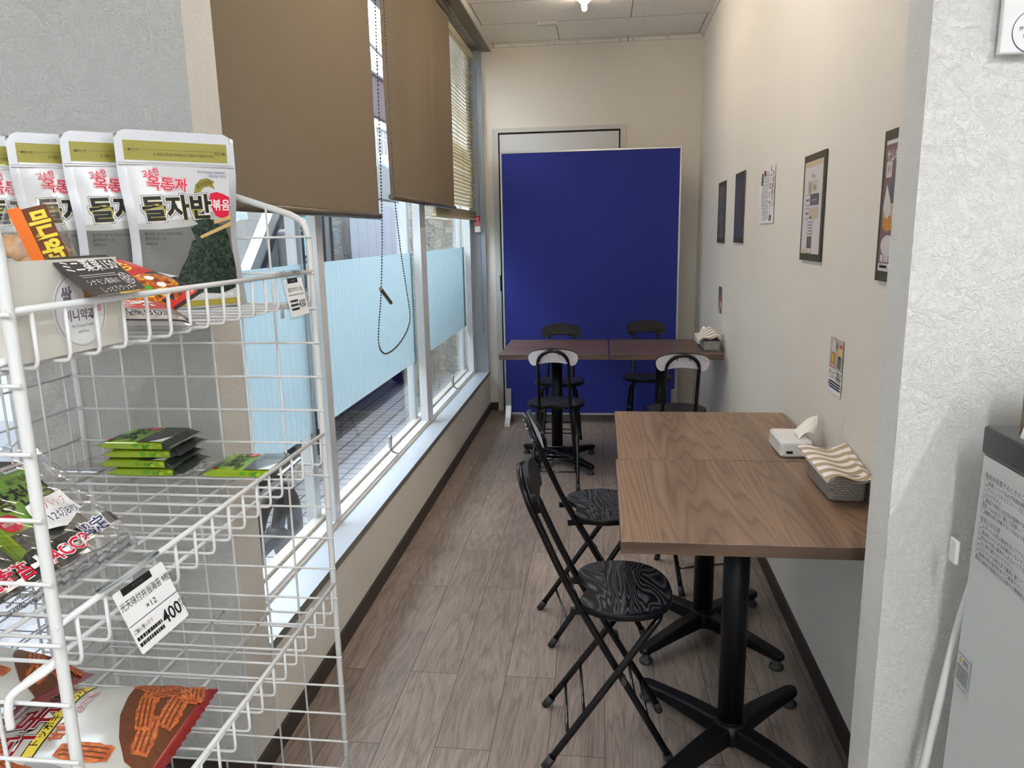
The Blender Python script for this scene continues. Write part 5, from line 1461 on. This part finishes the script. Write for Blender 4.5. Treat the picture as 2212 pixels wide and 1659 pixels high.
def make_van(label, loc, rz):
    t = thing('van', label, 'van', loc, (0, 0, rz), 'parked vans')
    ex = lambda poly, x0, x1, mi=0, b=None: (b or MB()).prism(poly, lambda y, z: (x0, y, z), lambda y, z: (x1, y, z), mi)
    body = [(.04, .34), (0, .55), (.03, .8), (.12, .96), (.5, 1.03), (4.32, 1.03), (4.36, .6), (4.34, .34), (4.05, .30), (4.03, .5), (3.9, .64), (3.72, .68), (3.54, .64), (3.4, .5), (3.38, .30), (1.02, .30), (1.0, .5), (.87, .64), (.69, .68), (.51, .64), (.38, .5), (.36, .30)]
    b = ex(body, -1.62, 0); obj('body', b, 'van white', t)
    b = ex([(1.12, 1.66), (1.32, 1.83), (1.7, 1.90), (4.1, 1.92), (4.3, 1.80), (4.33, 1.66)], -1.58, -.04); obj('roof', b, 'van white', t)
    for x0, x1 in ((-.075, -.015), (-1.605, -1.545)):
        b = MB()
        ex([(.42, 1.03), (.54, 1.03), (1.20, 1.66), (1.12, 1.66)], x0, x1, b=b); ex([(1.66, 1.03), (1.78, 1.03), (1.78, 1.66), (1.68, 1.66)], x0, x1, b=b)
        ex([(3.96, 1.03), (4.06, 1.03), (4.06, 1.66), (3.96, 1.66)], x0, x1, b=b); ex([(4.28, 1.03), (4.34, 1.03), (4.33, 1.66), (4.28, 1.66)], x0, x1, b=b)
        obj('window_pillars', b, 'van white', t)
        b = MB()
        e = x1 + .001 if x1 > -.5 else x0 - .005
        for q in ([(.54, 1.03), (.60, 1.03), (1.26, 1.66), (1.20, 1.66)], [(1.63, 1.03), (1.67, 1.03), (1.69, 1.66), (1.65, 1.66)], [(1.78, 1.03), (1.82, 1.03), (1.82, 1.66), (1.78, 1.66)]): ex(q, e, e + .004, b=b)
        obj('window_seal', b, 'black rubber', t)
    for nm, poly, x in (('side_window', [(.56, 1.03), (1.66, 1.03), (1.68, 1.66), (1.22, 1.66)], -.045), ('side_window', [(.56, 1.03), (1.66, 1.03), (1.68, 1.66), (1.22, 1.66)], -1.575)):
        b = ex(poly, x - .002, x + .002); obj(nm, b, 'vehicle glass', t)
    for x in (-.03, -1.59):
        b = ex([(1.80, 1.05), (3.95, 1.05), (3.95, 1.58), (3.88, 1.64), (1.80, 1.64)], x - .002, x + .002); obj('side_window', b, 'van rear glass', t)
        b = ex([(4.07, 1.05), (4.27, 1.05), (4.26, 1.62), (4.07, 1.62)], x - .002, x + .002); obj('side_window', b, 'vehicle glass', t)
    b = MB(); b.add([(-.07, .49, 1.03), (-1.55, .49, 1.03), (-1.55, 1.16, 1.66), (-.07, 1.16, 1.66)], [(0, 1, 2, 3)]); obj('windscreen', b, 'vehicle glass', t)
    b = MB(); b.add([(-.05, 4.32, 1.06), (-1.57, 4.32, 1.06), (-1.57, 4.31, 1.64), (-.05, 4.31, 1.64)], [(0, 1, 2, 3)]); obj('rear_window', b, 'vehicle glass', t)
    for y in (.69, 3.72):
        for x in (-.02, -1.60):
            b = MB(); s = 1 if x > -1 else -1
            V = [(.0, .02), (.16, .02), (.18, 0), (.255, 0), (.275, .03), (.275, .15), (.2, .17), (0, .17)]
            b.lathe([(r_, -d_) for r_, d_ in V], n=28); b.xf(Matrix.Translation((x, y, .275)) @ Matrix.Rotation(PI / 2 * s, 4, 'Y')); wh = obj('wheel', b, 'tyre', t)
            b = MB(); b.lathe([(0, .012), (.05, .01), (.14, -.002), (.165, -.015), (.165, -.03)], n=14); b.xf(Matrix.Translation((x, y, .275)) @ Matrix.Rotation(PI / 2 * s, 4, 'Y')); obj('hubcap', b, 'aluminium', wh)
    for s, x in ((1, .0), (-1, -1.62)):
        b = MB(); b.tube([(x, .80, 1.10), (x + s * .10, .80, 1.14), (x + s * .12, .80, 1.2)], .014, 8); b.bbox(x + s * .13 - .07, .77, 1.14, x + s * .13 + .07, .83, 1.40, .025, seg=3); obj('mirror', b, 'van dark', t)
    for x in (-.42, -1.2):
        b = MB(); b.bbox(x - .24, 1.25, .9, x + .24, 1.72, 1.08, .05); b.bbox(x - .23, 1.68, 1.0, x + .23, 1.82, 1.48, .05); b.bbox(x - .13, 1.70, 1.49, x + .13, 1.8, 1.62, .03); obj('seat', b, 'van seat', t)
    b = MB(); q = [(-1.2 + .18 * math.cos(a * PI / 12), .95 + .07 * math.sin(a * PI / 12), 1.16 + .17 * math.sin(a * PI / 12)) for a in range(24)]; b.tube(q, .014, 8, True); b.tube([(-1.38, .95, 1.16), (-1.02, .95, 1.16)], .012, 6); obj('steering_wheel', b, 'van dark', t)
    b = MB(); b.box(-1.55, .5, 1.03, -.07, .95, 1.06); obj('dashboard', b, 'van seat', t)
    return t
clear('van rear glass', (.5, .6, .7), .62, .02)
make_van('white van parked along the window, nose toward the wire rack', (-1.76, 3.02, 0), 0)
t = make_van('white van parked farther off, seen through the far window bay', (-4.05, 13.2, 0), PI)
# spoked wheel leaning outside
t = thing('spoked_wheel', 'black three-spoke wheel standing on the paving outside the first window bay', 'wheel', (-1.25, 2.575, .215))
b = MB(); ro, ri, tk = .215, .150, .024; N = 48; V = []; F = []
for x, r_ in ((-tk, ri + .006), (-tk, ro - .012), (-tk + .012, ro), (tk - .012, ro), (tk, ro - .012), (tk, ri + .006), (tk - .006, ri), (-tk + .006, ri)):
    for j in range(N): V.append((x, r_ * math.cos(2 * PI * j / N), r_ * math.sin(2 * PI * j / N)))
for k in range(8):
    for j in range(N): F.append([k * N + j, k * N + (j + 1) % N, ((k + 1) % 8) * N + (j + 1) % N, ((k + 1) % 8) * N + j])
b.add(V, F, 0, True); obj('rim', b, 'tyre', t)
for k in range(3):
    a = math.radians(-62 + 120 * k); c, s = math.cos(a), math.sin(a)
    b = MB(); b.prism([(.0, -.020), (.152, -.026), (.152, .026), (.0, .020)], lambda u, v: (-.018, c * u - s * v, s * u + c * v), lambda u, v: (.018, c * u - s * v, s * u + c * v)); obj('spoke', b, 'tyre', t)
b = MB(); b.cyl((-.03, 0, 0), (.03, 0, 0), .035, n=20); obj('hub', b, 'tyre', t)
